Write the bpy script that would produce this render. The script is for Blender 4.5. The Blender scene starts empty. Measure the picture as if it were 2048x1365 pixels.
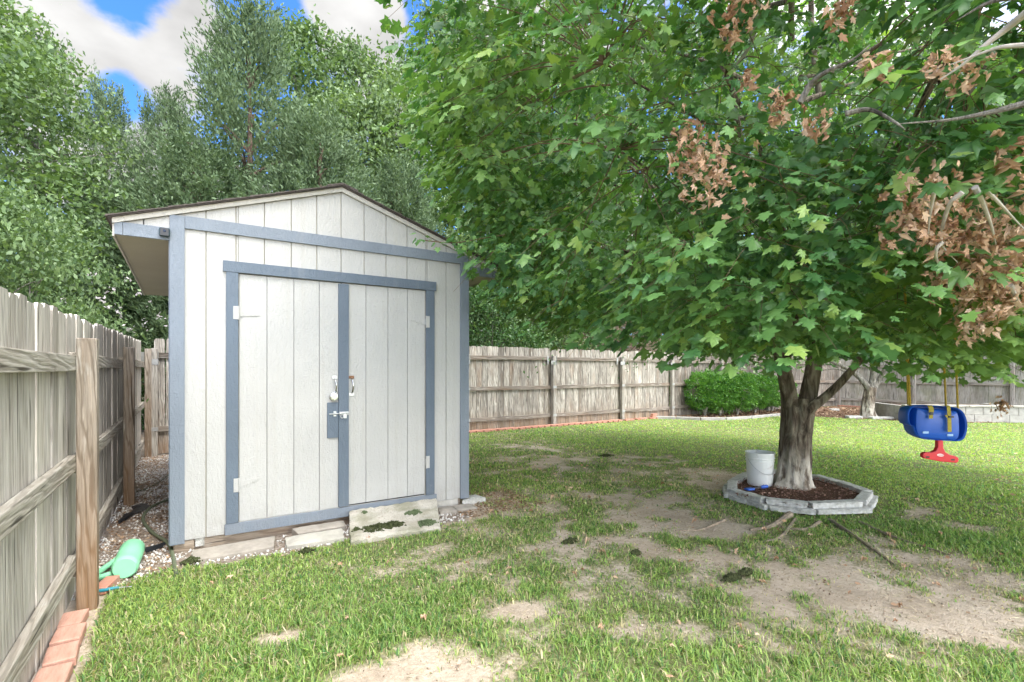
import bpy, math, random
import numpy as np
from mathutils import Vector, Matrix
random.seed(7); rng = np.random.default_rng(7)
S = bpy.context.scene; COL = S.collection
# ------------------------------------------------------------------ camera
FX, CX, HY, CH, YAW = 1010.0, 1024.0, 740.0, 1.37, math.radians(33.1)
FW = np.array([math.sin(YAW), math.cos(YAW), 0.0]); RT = np.array([math.cos(YAW), -math.sin(YAW), 0.0])
cd = bpy.data.cameras.new('camera'); cam = bpy.data.objects.new('camera', cd); COL.objects.link(cam)
cd.sensor_width = 36; cd.lens = FX/2048*36; cd.shift_y = (HY-682.5)/2048; cd.clip_end = 2000; cd.clip_start = .05
cam.location = (0, 0, CH); cam.rotation_euler = (math.pi/2, 0, -YAW); S.camera = cam
# ------------------------------------------------------------------ sky, sun, exposure
SUN_EL, SUN_AZ = math.radians(60), math.radians(165)      # azimuth clockwise from +Y
W = bpy.data.worlds.new("World"); S.world = W; W.use_nodes = True
nt = W.node_tree; nt.nodes.clear()
def nd(t, typ, **kw):
    n = t.nodes.new(typ)
    for k, v in kw.items(): setattr(n, k, v)
    return n
out = nd(nt, 'ShaderNodeOutputWorld'); bg = nd(nt, 'ShaderNodeBackground'); bg.inputs[1].default_value = .13
sky = nd(nt, 'ShaderNodeTexSky', sky_type='NISHITA', sun_disc=False, sun_elevation=SUN_EL, sun_rotation=SUN_AZ)
sky.air_density = 1.0; sky.dust_density = .3; sky.ozone_density = 2.0
tc = nd(nt, 'ShaderNodeTexCoord')
mp = nd(nt, 'ShaderNodeMapping'); mp.inputs['Scale'].default_value = (1, 1, 1.7)
nt.links.new(tc.outputs['Generated'], mp.inputs[0])
nz = nd(nt, 'ShaderNodeTexNoise'); nz.inputs['Scale'].default_value = 3.1; nz.inputs['Detail'].default_value = 9; nz.inputs['Roughness'].default_value = .56
nt.links.new(mp.outputs[0], nz.inputs['Vector'])
last = nz.outputs['Fac']
def dirv(x, y):
    v = FW + RT*((x-CX)/FX) + np.array([0, 0, (HY-y)/FX]); return v/np.linalg.norm(v)
for (x, y, size, amt) in [(270, 90, .16, .22), (90, 60, .1, .12), (395, 20, .10, .17), (665, 10, .09, .17), (770, 22, .045, .1), (715, 70, .06, .15), (230, 0, .13, -.22), (560, 20, .10, -.16), (235, 195, .07, -.2), (730, 20, .05, -.14), (860, 40, .10, -.2), (590, 120, .2, .06)]:
    d = nd(nt, 'ShaderNodeVectorMath', operation='DISTANCE'); nt.links.new(tc.outputs['Generated'], d.inputs[0]); d.inputs[1].default_value = tuple(dirv(x, y))
    m = nd(nt, 'ShaderNodeMapRange', interpolation_type='SMOOTHSTEP'); nt.links.new(d.outputs['Value'], m.inputs[0])
    m.inputs[1].default_value = 0; m.inputs[2].default_value = size; m.inputs[3].default_value = amt; m.inputs[4].default_value = 0
    a = nd(nt, 'ShaderNodeMath', operation='ADD'); nt.links.new(last, a.inputs[0]); nt.links.new(m.outputs[0], a.inputs[1]); last = a.outputs[0]
mr = nd(nt, 'ShaderNodeMapRange', interpolation_type='SMOOTHSTEP'); nt.links.new(last, mr.inputs[0]); mr.inputs[1].default_value = .43; mr.inputs[2].default_value = .54
nz2 = nd(nt, 'ShaderNodeTexNoise'); nz2.inputs['Scale'].default_value = 6; nz2.inputs['Detail'].default_value = 6; nt.links.new(mp.outputs[0], nz2.inputs['Vector'])
cr = nd(nt, 'ShaderNodeMapRange'); nt.links.new(nz2.outputs['Fac'], cr.inputs[0]); cr.inputs[1].default_value = .3; cr.inputs[2].default_value = .7; cr.inputs[3].default_value = 3.0; cr.inputs[4].default_value = 5.2
sdt = nd(nt, 'ShaderNodeVectorMath', operation='DOT_PRODUCT'); nt.links.new(tc.outputs['Generated'], sdt.inputs[0]); sdt.inputs[1].default_value = (math.sin(SUN_AZ)*math.cos(.7), math.cos(SUN_AZ)*math.cos(.7), math.sin(.7))
sbr = nd(nt, 'ShaderNodeMapRange', interpolation_type='SMOOTHSTEP'); nt.links.new(sdt.outputs['Value'], sbr.inputs[0]); sbr.inputs[1].default_value = .05; sbr.inputs[2].default_value = .9; sbr.inputs[3].default_value = .40; sbr.inputs[4].default_value = 4.3
cmul = nd(nt, 'ShaderNodeMath', operation='MULTIPLY'); nt.links.new(cr.outputs[0], cmul.inputs[0]); nt.links.new(sbr.outputs[0], cmul.inputs[1]); cr = cmul
cc = nd(nt, 'ShaderNodeMix', data_type='RGBA', blend_type='MULTIPLY'); cc.inputs['Factor'].default_value = 1; cc.inputs['A'].default_value = (1, .992, .978, 1); nt.links.new(cr.outputs[0], cc.inputs['B'])
hs = nd(nt, 'ShaderNodeMix', data_type='RGBA', blend_type='MULTIPLY'); hs.inputs['Factor'].default_value = 1; nt.links.new(sky.outputs[0], hs.inputs['A']); hs.inputs['B'].default_value = (.25, .47, .78, 1)
mx = nd(nt, 'ShaderNodeMix', data_type='RGBA'); nt.links.new(mr.outputs[0], mx.inputs['Factor']); nt.links.new(hs.outputs['Result'], mx.inputs['A']); nt.links.new(cc.outputs['Result'], mx.inputs['B'])
nt.links.new(mx.outputs['Result'], bg.inputs[0]); nt.links.new(bg.outputs[0], out.inputs[0])
sd = bpy.data.lights.new('sun', 'SUN'); sun = bpy.data.objects.new('sun', sd); COL.objects.link(sun)
sd.energy = 1.0; sd.angle = math.radians(24); sd.color = (1, .965, .91)
sv = Vector((math.sin(SUN_AZ)*math.cos(SUN_EL), math.cos(SUN_AZ)*math.cos(SUN_EL), math.sin(SUN_EL)))
sun.rotation_euler = sv.to_track_quat('Z', 'Y').to_euler()
S.view_settings.view_transform = 'Standard'; S.view_settings.look = 'None'; S.view_settings.exposure = 2.05; S.view_settings.gamma = 1
S.cycles.max_bounces = 8; S.cycles.diffuse_bounces = 4; S.cycles.transmission_bounces = 5; S.cycles.transparent_max_bounces = 4

# ------------------------------------------------------------------ helpers
def gp(x, y, z=0.):                     # ground point under a photo position
    d = (CH-z)*FX/(y-HY); return FW*d + RT*((x-CX)/FX*d) + np.array([0, 0, z])
def pw(x, y, d):                        # point at forward distance d
    return FW*d + RT*((x-CX)/FX*d) + np.array([0, 0, CH+(HY-y)/FX*d])
def unit(v): return v/np.maximum(np.linalg.norm(v, axis=-1, keepdims=True), 1e-9)
def tag(o, label=None, cat=None, group=None, kind=None):
    if label: o['label'] = label
    if cat: o['category'] = cat
    if group: o['group'] = group
    if kind: o['kind'] = kind
    return o
def empty(name, loc=(0, 0, 0), rz=0):
    o = bpy.data.objects.new(name, None); o.empty_display_size = .1; COL.objects.link(o); o.location = loc; o.rotation_euler = (0, 0, rz); return o
def link(name, me, mat, parent=None, loc=None, smooth=False):
    o = bpy.data.objects.new(name, me); COL.objects.link(o)
    for m in (mat if isinstance(mat, (list, tuple)) else [mat]): me.materials.append(m)
    if parent: o.parent = parent
    if loc is not None: o.location = loc
    if smooth: me.polygons.foreach_set('use_smooth', [True]*len(me.polygons))
    return o
def bigmesh(name, V, Fc):               # V (n,3), Fc (m,k) uniform faces
    me = bpy.data.meshes.new(name); V = np.ascontiguousarray(V, dtype=np.float32); Fc = np.ascontiguousarray(Fc, dtype=np.int32); m, k = Fc.shape
    me.vertices.add(len(V)); me.vertices.foreach_set('co', V.ravel()); me.loops.add(m*k); me.loops.foreach_set('vertex_index', Fc.ravel())
    me.polygons.add(m); me.polygons.foreach_set('loop_start', np.arange(0, m*k, k, dtype=np.int32))
    me.update(calc_edges=True); return me
def instmesh(name, TV, TF, P, M, Sc):   # template verts/faces placed N times; M (N,3,3) columns = axes
    n = len(P); V = np.einsum('nij,kj->nki', M, TV)*Sc[:, None, None] + P[:, None, :]
    Fc = (TF[None]+(np.arange(n)*len(TV))[:, None, None]).reshape(-1, TF.shape[1])
    return bigmesh(name, V.reshape(-1, 3), Fc)
def frames(T, N):                       # axes from tip direction and rough normal
    T = unit(T); X = unit(np.cross(T, N)); N2 = np.cross(X, T); k = len(T); return np.stack([X*(.72+.36*rng.random(k))[:, None], T, N2*(-.2+2.0*rng.random(k))[:, None]], axis=-1)
class MB:
    def __init__(s): s.v = []; s.f = []; s.mi = []; s.cur = 0
    def add(s, vs, fs):
        b = len(s.v); s.v += [tuple(v) for v in vs]; s.f += [tuple(i+b for i in f) for f in fs]; s.mi += [s.cur]*len(fs)
    def box(s, x0, x1, y0, y1, z0, z1, M=None):
        vs = [Vector(p) for p in [(x0, y0, z0), (x1, y0, z0), (x1, y1, z0), (x0, y1, z0), (x0, y0, z1), (x1, y0, z1), (x1, y1, z1), (x0, y1, z1)]]
        if M: vs = [M@v for v in vs]
        s.add(vs, [(3, 2, 1, 0), (4, 5, 6, 7), (0, 1, 5, 4), (1, 2, 6, 5), (2, 3, 7, 6), (3, 0, 4, 7)])
    def prism(s, pts, a, b, M=None):    # pts in XZ, extruded y=a..b
        n = len(pts); vs = [Vector((p[0], a, p[1])) for p in pts]+[Vector((p[0], b, p[1])) for p in pts]
        if M: vs = [M@v for v in vs]
        s.add(vs, [tuple(range(n)), tuple(range(2*n-1, n-1, -1))]+[((i+1) % n, i, n+i, n+(i+1) % n) for i in range(n)])
    def tube(s, pts, rad, n=8, cap=True, rf=None):
        pts = [Vector(p) for p in pts]; m = len(pts)
        if not isinstance(rad, (list, tuple, np.ndarray)): rad = [rad]*m
        t0 = (pts[1]-pts[0]).normalized(); up = Vector((0, 0, 1)) if abs(t0.z) < .9 else Vector((1, 0, 0))
        a = t0.cross(up).normalized(); vs = []
        for i, p in enumerate(pts):
            t = (pts[min(i+1, m-1)]-pts[max(i-1, 0)]).normalized(); a = (a-t*a.dot(t)).normalized(); b = t.cross(a)
            for k in range(n):
                g = 2*math.pi*k/n; r = rad[i]*(rf(g, i/(m-1), p) if rf else 1); vs.append(p+a*math.cos(g)*r+b*math.sin(g)*r)
        fs = [(i*n+k, i*n+(k+1) % n, (i+1)*n+(k+1) % n, (i+1)*n+k) for i in range(m-1) for k in range(n)]
        if cap: fs += [tuple(range(n-1, -1, -1)), tuple((m-1)*n+k for k in range(n))]
        s.add(vs, fs)
    def lathe(s, prof, n=32, M=None):
        vs = []
        for r, z in prof:
            for k in range(n):
                v = Vector((r*math.cos(2*math.pi*k/n), r*math.sin(2*math.pi*k/n), z)); vs.append(M@v if M else v)
        s.add(vs, [(i*n+k, i*n+(k+1) % n, (i+1)*n+(k+1) % n, (i+1)*n+k) for i in range(len(prof)-1) for k in range(n)])
    def mesh(s, name):
        me = bpy.data.meshes.new(name); me.from_pydata(s.v, [], s.f); me.update(); return me
    def build(s, name, mat, parent=None, smooth=False, bevel=0, loc=None):
        o = link(name, s.mesh(name), mat, parent, loc, smooth)
        if len(set(s.mi)) > 1: o.data.polygons.foreach_set('material_index', s.mi)
        if bevel:
            b = o.modifiers.new('bevel', 'BEVEL'); b.width = bevel; b.segments = 2; b.limit_method = 'ANGLE'
        if smooth:
            try: o.data.set_sharp_from_angle(angle=math.radians(40))
            except Exception: pass
        return o
def curve(pts, n=8):                    # Catmull-Rom through points
    P = [np.array(p, float) for p in pts]; P = [2*P[0]-P[1]]+P+[2*P[-1]-P[-2]]; o = []
    for i in range(1, len(P)-2):
        for k in range(n):
            t = k/n; o.append(.5*((2*P[i])+(P[i+1]-P[i-1])*t+(2*P[i-1]-5*P[i]+4*P[i+1]-P[i+2])*t*t+(3*P[i]-P[i-1]-3*P[i+1]+P[i+2])*t**3))
    o.append(P[-2]); return o
_G = rng.random((256, 256))
def vnoise(x, y, sc=1., seed=0):
    x = np.asarray(x)*sc+seed*17.3+500; y = np.asarray(y)*sc+seed*31.7+500; xi = np.floor(x).astype(int); yi = np.floor(y).astype(int); fx = x-xi; fy = y-yi
    fx = fx*fx*(3-2*fx); fy = fy*fy*(3-2*fy); g = lambda a, b: _G[a % 256, b % 256]
    return (g(xi, yi)*(1-fx)+g(xi+1, yi)*fx)*(1-fy)+(g(xi, yi+1)*(1-fx)+g(xi+1, yi+1)*fx)*fy
def fbm(x, y, sc, seed=0, o=4):
    r = 0; a = .5; t = 0
    for k in range(o): r = r+a*vnoise(x, y, sc*2**k, seed+k); t += a; a *= .55
    return r/t
# ------------------------------------------------------------------ materials
class Mt:
    def __init__(s, name):
        s.m = bpy.data.materials.new(name); s.m.use_nodes = True; s.t = s.m.node_tree; s.p = s.t.nodes['Principled BSDF']; s.o = s.t.nodes['Material Output']; s.tc = s.n('ShaderNodeTexCoord')
    def n(s, typ, **kw): return nd(s.t, typ, **kw)
    def l(s, a, b): s.t.links.new(a, b)
    def noise(s, scale, vec=None, detail=5, rough=.55, dist=0, coord='Object', sc=(1, 1, 1), w=None):
        m = s.n('ShaderNodeMapping'); m.inputs['Scale'].default_value = sc; s.l(s.tc.outputs[coord] if vec is None else vec, m.inputs[0])
        if w is not None: s.l(w, m.inputs['Location'])
        n = s.n('ShaderNodeTexNoise'); s.l(m.outputs[0], n.inputs['Vector']); n.inputs['Scale'].default_value = scale; n.inputs['Detail'].default_value = detail; n.inputs['Roughness'].default_value = rough; n.inputs['Distortion'].default_value = dist
        return n.outputs['Fac']
    def ramp(s, fac, stops):
        r = s.n('ShaderNodeValToRGB'); e = r.color_ramp.elements
        while len(e) < len(stops): e.new(.5)
        for q, (p, c) in zip(e, stops): q.position = p; q.color = tuple(c)+(1,) if len(c) == 3 else c
        s.l(fac, r.inputs[0]); return r.outputs[0]
    def mix(s, f, a, b, mode='MIX'):
        m = s.n('ShaderNodeMix', data_type='RGBA', blend_type=mode)
        for k, v in (('Factor', f), ('A', a), ('B', b)):
            if isinstance(v, (int, float)): m.inputs[k].default_value = v
            elif isinstance(v, tuple): m.inputs[k].default_value = v+(1,)
            else: s.l(v, m.inputs[k])
        return m.outputs['Result']
    def rng(s, f, a, b, c=0, d=1):
        m = s.n('ShaderNodeMapRange'); s.l(f, m.inputs[0])
        for i, v in enumerate((a, b, c, d)): m.inputs[i+1].default_value = v
        return m.outputs[0]
    def math(s, op, a, b=None):
        m = s.n('ShaderNodeMath', operation=op)
        for i, v in enumerate((a, b)):
            if v is None: continue
            if isinstance(v, (int, float)): m.inputs[i].default_value = v
            else: s.l(v, m.inputs[i])
        return m.outputs[0]
    def island(s): return s.n('ShaderNodeNewGeometry').outputs['Random Per Island']
    def orand(s): return s.n('ShaderNodeObjectInfo').outputs['Random']
    def col(s, c):
        if isinstance(c, tuple): s.p.inputs['Base Color'].default_value = c+(1,)
        else: s.l(c, s.p.inputs['Base Color'])
    def bump(s, h, st=.5, dist=.01):
        b = s.n('ShaderNodeBump'); s.l(h, b.inputs['Height']); b.inputs['Strength'].default_value = st; b.inputs['Distance'].default_value = dist; s.l(b.outputs[0], s.p.inputs['Normal'])
    def set(s, rough=.6, spec=.4, metal=0):
        s.p.inputs['Roughness'].default_value = rough; s.p.inputs['Specular IOR Level'].default_value = spec; s.p.inputs['Metallic'].default_value = metal; return s.m
def paint(name, c, var=.06, dirt=(.3, .27, .2)):
    a = Mt(name); n = a.noise(1.3, detail=6)
    c2 = tuple(x*(1-var*1.6) for x in c); base = a.mix(a.rng(n, .35, .65), c, c2)
    g = a.noise(14, detail=6, rough=.7); base = a.mix(a.rng(g, .63, .8, 0, .35), base, dirt)
    sx = a.n('ShaderNodeSeparateXYZ'); a.l(a.tc.outputs['Object'], sx.inputs[0]); lo = a.rng(sx.outputs['Z'], .05, .3, .35, 0)
    base = a.mix(a.math('MULTIPLY', lo, a.rng(a.noise(9, detail=7), .42, .62)), base, tuple(.75*x for x in dirt)); a.col(base)
    dr = a.noise(17, sc=(1, 1, .035), detail=5, rough=.6); base = a.mix(a.rng(dr, .55, .75, 0, .22), base, dirt); a.col(base)
    h1 = a.noise(48, dist=.8, sc=(1, 1, .36), detail=3); h2 = a.noise(150, sc=(.3, 1, 1), detail=3); a.bump(a.math('ADD', h1, a.math('MULTIPLY', h2, .45)), .85, .007)
    return a.set(.6, .3)
def wood(name, axis, light, dark, stain=(.20, .10, .045), white=(.50, .47, .41), green=0., stain_amt=.3, contrast=1., stain_z=None):
    a = Mt(name); isl = a.island(); cmb = a.n('ShaderNodeCombineXYZ')
    for i, k in enumerate((37., 91., 53.)): a.l(a.math('MULTIPLY', isl, k), cmb.inputs[i])
    sc = [1, 1, 1]; sc[axis] = .05
    g = a.noise(60, sc=tuple(sc), detail=6, rough=.65, dist=.4, w=cmb.outputs[0])
    sc2 = [1, 1, 1]; sc2[axis] = .16
    b = a.noise(9, sc=tuple(sc2), detail=5, rough=.6, w=cmb.outputs[0]); s3 = [1, 1, 1]; s3[axis] = .3
    big = a.noise(5, sc=tuple(s3), detail=4, w=cmb.outputs[0])
    base = a.mix(a.rng(b, .36, .64), dark, light); base = a.mix(a.rng(g, .3, .7, .45*contrast, 0), base, tuple(.35*x for x in dark))
    base = a.mix(a.rng(a.noise(22, sc=tuple(sc2), detail=6, w=cmb.outputs[0]), .56, .68, 0, .75), base, white)
    wm = a.n('ShaderNodeMapping'); sw_ = [1, 1, 1]; sw_[axis] = .09; wm.inputs['Scale'].default_value = tuple(sw_); a.l(a.tc.outputs['Object'], wm.inputs[0]); a.l(cmb.outputs[0], wm.inputs['Location'])
    wv = a.n('ShaderNodeTexWave', wave_type='BANDS', bands_direction='DIAGONAL'); a.l(wm.outputs[0], wv.inputs[0]); wv.inputs['Scale'].default_value = 16; wv.inputs['Distortion'].default_value = 9; wv.inputs['Detail'].default_value = 3; wv.inputs['Detail Scale'].default_value = 1.4
    base = a.mix(a.rng(wv.outputs['Fac'], 0, .35, .55*contrast, 0), base, tuple(.5*x for x in dark)); ck = a.noise(34, sc=tuple(sc), detail=2, rough=.4, w=cmb.outputs[0]); base = a.mix(a.rng(ck, .30, .35, .85, 0), base, (.035, .028, .02))
    st = a.rng(big, .52, .7, 0, stain_amt)
    if stain_z:
        sx = a.n('ShaderNodeSeparateXYZ'); a.l(a.tc.outputs['Object'], sx.inputs[0]); z = a.rng(sx.outputs['Z'], stain_z[0], stain_z[1], .8, 0); st = a.math('MAXIMUM', st, a.math('MULTIPLY', z, a.rng(b, .35, .6, .3, 1)))
    base = a.mix(st, base, stain)
    if green: base = a.mix(a.rng(a.noise(2.4, detail=4), .45, .7, 0, green), base, (.12, .15, .04))
    tone = a.rng(isl, 0, 1, .72, 1.18); m = a.n('ShaderNodeVectorMath', operation='SCALE'); a.l(base, m.inputs[0]); a.l(tone, m.inputs['Scale']); a.col(m.outputs[0])
    a.bump(a.math('ADD', g, a.math('MULTIPLY', wv.outputs['Fac'], .5)), .9, .006); return a.set(.85, .2)
def leafmat(name, stops, trans=.35, tcol=None, rough=.45, spec=.4, two=True):
    a = Mt(name); i = a.island(); c = a.ramp(i, stops); n = a.noise(.9, detail=3); c = a.mix(a.rng(n, .42, .68, 0, .42), c, tuple(min(1, x*1.15) for x in stops[-1][1])); a.col(c)
    a.set(rough, spec); t = a.n('ShaderNodeBsdfTranslucent'); a.l(a.mix(1., c, tcol or (1.6, 1.7, .7), 'MULTIPLY'), t.inputs[0])
    ms = a.n('ShaderNodeMixShader'); ms.inputs[0].default_value = trans; a.l(a.p.outputs[0], ms.inputs[1]); a.l(t.outputs[0], ms.inputs[2]); a.l(ms.outputs[0], a.o.inputs[0]); return a.m
def simple(name, c, rough=.5, spec=.5, metal=0, var=.15, vs=8., bump=0, bs=60, bd=.004, dark=None):
    a = Mt(name); n = a.noise(vs, detail=6, rough=.62); a.col(a.mix(a.rng(n, .35, .68), c, dark or tuple(x*(1-var) for x in c)))
    if bump: a.bump(a.noise(bs, detail=5), bump, bd)
    return a.set(rough, spec, metal)
def bark(name, dark, light, pale=None, pale_z=0, sc=1.):
    a = Mt(name); f = a.noise(16*sc, sc=(1, 1, .22), detail=8, rough=.62, dist=1.0); c = a.ramp(f, [(.33, tuple(.3*x for x in dark)), (.47, dark), (.66, light)])
    if pale:
        sx = a.n('ShaderNodeSeparateXYZ'); a.l(a.tc.outputs['Object'], sx.inputs[0]); n = a.noise(11, sc=(1, 1, .4), detail=6)
        k = a.math('MULTIPLY', a.rng(sx.outputs['Z'], pale_z*.55, pale_z, 1, 0), a.rng(n, .43, .55)); c = a.mix(k, c, pale)
        moss = a.math('MULTIPLY', a.rng(a.noise(5, detail=4), .5, .7, 0, .3), 1.); c = a.mix(moss, c, (.07, .085, .05))
    a.col(c); a.bump(f, 1., .03); return a.set(.9, .15)
M_side = paint('white_siding_paint', (.43, .423, .40)); M_blue = paint('blue_grey_paint', (.185, .215, .25), .10, (.25, .26, .27)); M_blue2 = paint('darker_blue_paint', (.115, .145, .18), .1, (.25, .26, .27))
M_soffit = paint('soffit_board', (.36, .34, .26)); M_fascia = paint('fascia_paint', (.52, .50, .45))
M_shing = simple('shingle', (.10, .085, .075), .9, .2, bump=.8, bs=180, var=.4, vs=30); M_edge = simple('drip_edge', (.07, .055, .05), .5, .4)
M_steel = simple('galvanised_steel', (.55, .56, .56), .35, .5, .85, .25, 30); M_chrome = simple('chrome', (.6, .6, .58), .2, .5, 1., .3, 20); M_rust = simple('rusty_plate', (.30, .16, .09), .7, .3, .3, .6, 90)
M_bracket = simple('bracket_zinc', (.42, .42, .40), .5, .5, .4, .3, 15)
M_fl = wood('left_fence_boards', 2, (.68, .63, .56), (.48, .43, .37), stain=(.22, .18, .11), green=.08, stain_amt=.3, contrast=.8)
M_fb = wood('back_fence_boards', 2, (.60, .555, .475), (.28, .245, .205), stain=(.27, .17, .10), white=(.68, .64, .56), stain_amt=.35, contrast=1.3, stain_z=(.12, .42))
M_fd = wood('dark_fence_boards', 2, (.30, .265, .22), (.17, .145, .12), stain_amt=.3)  # darker brown boards for the fence stretch behind the bushes
M_fr = wood('right_fence_boards', 2, (.60, .57, .50), (.44, .41, .35), green=.4, stain_amt=.2)
M_rail0 = wood('rails_along_x', 0, (.40, .35, .29), (.24, .20, .16), stain_amt=.35); M_rail1 = wood('rails_along_y', 1, (.60, .56, .48), (.42, .37, .30), stain_amt=.15)
M_post = wood('post_wood', 2, (.60, .53, .44), (.34, .27, .20), stain=(.24, .125, .05), stain_amt=.3, contrast=1.5, stain_z=(.1, 1.15)); M_postb = wood('back_post_wood', 2, (.60, .56, .49), (.42, .38, .32), stain_amt=.3)
M_skid = wood('skid_wood', 0, (.50, .42, .33), (.36, .28, .2), stain_amt=.5)
M_conc = simple('slab_concrete', (.50, .47, .40), .9, .2, var=.35, vs=5, bump=.9, bs=120, bd=.004); M_paver = simple('paver', (.38, .34, .285), .9, .2, var=.3, vs=12, bump=.6, bs=90)
M_brick = simple('red_brick', (.48, .20, .13), .85, .2, var=.4, vs=14, bump=.6, bs=110, dark=(.40, .26, .2)); M_block = simple('pale_block', (.60, .59, .55), .9, .2, var=.35, vs=22, bump=1, bs=60, bd=.010, dark=(.34, .33, .29))
M_blk = simple('bed_block', (.42, .40, .36), .9, .2, var=.3, bump=.5, bs=60)
M_moss = simple('moss', (.10, .115, .05), 1, .1, var=.6, vs=60, bump=1, bs=200, bd=.01); M_gmoss = simple('pale_moss', (.17, .22, .11), 1, .1, var=.4, vs=60, bump=1, bs=200, bd=.01)
M_plast_g = simple('green_plastic', (.26, .66, .38), .45, .5, var=.12, vs=4); M_plast_w = simple('white_plastic', (.72, .73, .70), .35, .5, var=.06, vs=3)
M_pb = simple('blue_plastic', (.012, .10, .50), .35, .5, var=.15, vs=3); M_red = simple('red_plastic', (.62, .02, .03), .35, .5, var=.1); M_yel = simple('yellow_webbing', (.42, .34, .05), .7, .3, var=.3, vs=60); M_rope = simple('yellow_rope', (.62, .42, .06), .7, .3, var=.35, vs=120, bump=1, bs=200)
M_black = simple('black_plastic', (.012, .013, .015), .35, .5); M_fabric = simple('black_sheet', (.012, .014, .018), .4, .4, bump=.6, bs=30, bd=.01); M_hose = simple('green_hose', (.13, .15, .09), .6, .3, var=.3); M_stick = simple('label_white', (.35, .55, .8), .5, .3); M_white = simple('emblem_white', (.8, .78, .76), .5, .3)
M_teal = simple('teal_handle', (.02, .22, .28), .4, .5)
M_bark = bark('maple_bark', (.13, .10, .075), (.30, .26, .20), (.54, .49, .41), .55); M_bark2 = bark('grey_bark', (.17, .155, .13), (.33, .31, .27), sc=1.4); M_bark3 = bark('cedar_bark', (.10, .07, .05), (.2, .15, .11), sc=1.5); M_limb = simple('pale_limb', (.55, .50, .43), .8, .2, var=.35, vs=20)
M_root = simple('root_bark', (.36, .29, .21), .9, .15, var=.5, vs=25, bump=1, bs=60, bd=.01); M_twig = simple('twig', (.16, .11, .065), .8, .2)
M_maple = leafmat('maple_leaves', [(0, (.045, .13, .038)), (.45, (.10, .235, .070)), (.85, (.165, .32, .095)), (1, (.27, .38, .085))], .28, rough=.40, spec=.6)
M_dead = leafmat('dead_leaves', [(0, (.34, .18, .095)), (.5, (.60, .385, .24)), (1, (.80, .60, .43))], .25, (1.1, 1., .9), .7, .2)
M_cedar = leafmat('cedar_foliage', [(0, (.05, .085, .04)), (.5, (.095, .15, .07)), (1, (.155, .215, .11))], .2, (1.2, 1.3, .8), .6, .3)
M_dec = leafmat('green_leaves', [(0, (.035, .07, .025)), (.5, (.08, .14, .05)), (1, (.155, .23, .085))], .25, rough=.5)
M_pale = leafmat('pale_green_leaves', [(0, (.05, .095, .035)), (.5, (.12, .19, .075)), (1, (.22, .30, .14))], .25, rough=.5)
M_dark = leafmat('dark_shrub_leaves', [(0, (.02, .06, .016)), (.6, (.05, .12, .03)), (1, (.11, .20, .07))], .3)
M_box = leafmat('boxwood_leaves', [(0, (.03, .11, .02)), (.5, (.07, .19, .03)), (1, (.15, .30, .05))], .3, rough=.4)
M_blos = leafmat('blossom', [(0, (.45, .40, .40)), (1, (.66, .60, .60))], .3, (1, 1, 1))
M_mulch = leafmat('mulch_chips', [(0, (.09, .045, .035)), (.6, (.22, .115, .085)), (1, (.38, .25, .19))], 0.02, (1, 1, 1), .9, .1)
M_litter = leafmat('leaf_litter', [(0, (.15, .08, .045)), (.6, (.30, .19, .11)), (1, (.48, .36, .24))], 0.05, (1, 1, 1), .8, .1)
M_grav = leafmat('gravel_stones', [(0, (.32, .27, .22)), (.4, (.55, .51, .46)), (1, (.74, .72, .68))], 0.02, (1, 1, 1), .8, .2)
M_brush = simple('brush_twigs', (.22, .16, .12), .9, .1, var=.4)

# ------------------------------------------------------------------ ground
BLOBS = [(1330, 1065, 230, 50, 1), (1520, 1105, 250, 62, 1), (1720, 1175, 250, 60, .95), (1900, 1235, 190, 60, .9), (1250, 1005, 170, 34, .85), (1440, 960, 110, 30, .75), (1720, 1085, 90, 28, .7), (1890, 1035, 70, 26, .8), (1840, 1120, 130, 30, .55), (2010, 1180, 120, 60, .5),
         (1080, 893, 90, 12, .5), (1190, 925, 230, 30, .5), (920, 1325, 140, 50, 1), (1040, 1225, 60, 20, .95), (545, 1268, 55, 18, .75), (1150, 1100, 90, 26, .5), (1330, 1270, 110, 36, .5), (1500, 1230, 120, 32, .45), (860, 1365, 180, 40, 1), (2040, 1250, 100, 60, .7),
         (930, 1030, 85, 30, 1), (985, 1000, 60, 22, .8), (1150, 1000, 80, 22, .4), (130, 1310, 50, 60, .7), (1000, 945, 60, 20, .3), (1620, 1250, 160, 40, .35), (1240, 1180, 60, 20, .3), (700, 1190, 40, 14, .3), (1150, 1110, 380, 110, .42), (1350, 1240, 420, 90, .32), (1060, 960, 260, 60, .34), (1700, 1270, 350, 80, .35)]
ISL = [(1640, 1070, 85, 32, .9), (1740, 1125, 70, 20, .4), (1370, 1100, 50, 16, .5), (1430, 1170, 50, 16, .4), (1330, 1160, 70, 26, .5), (1100, 1120, 60, 25, .3), (1050, 1010, 60, 18, .4), (1480, 1255, 60, 22, .3)]
def blob_at(X, Y, L):
    r = np.zeros_like(X)
    for (x, y, rx, ry, s) in L:
        c = gp(x, y); d = (CH*FX)/(y-HY); ax = rx*d/FX; ad = ry*d*d/(FX*CH); dx = X-c[0]; dy = Y-c[1]
        u = (dx*RT[0]+dy*RT[1])/ax; v = (dx*FW[0]+dy*FW[1])/ad; r = np.maximum(r, s*np.clip(1.6-1.1*np.sqrt(u*u+v*v), 0, 1))
    return r
TREE = gp(1586, 985); TX, TY = TREE[0], TREE[1]
SX0, SX1, SY0, SY1 = -.07, 2.41, 4.53, 7.95
RING = [gp(1455, 985)[:2], gp(1478, 1008)[:2], gp(1605, 1028)[:2], gp(1735, 1022)[:2], gp(1738, 1012)[:2], gp(1690, 985)[:2], gp(1630, 966)[:2], gp(1500, 962)[:2]]
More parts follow.
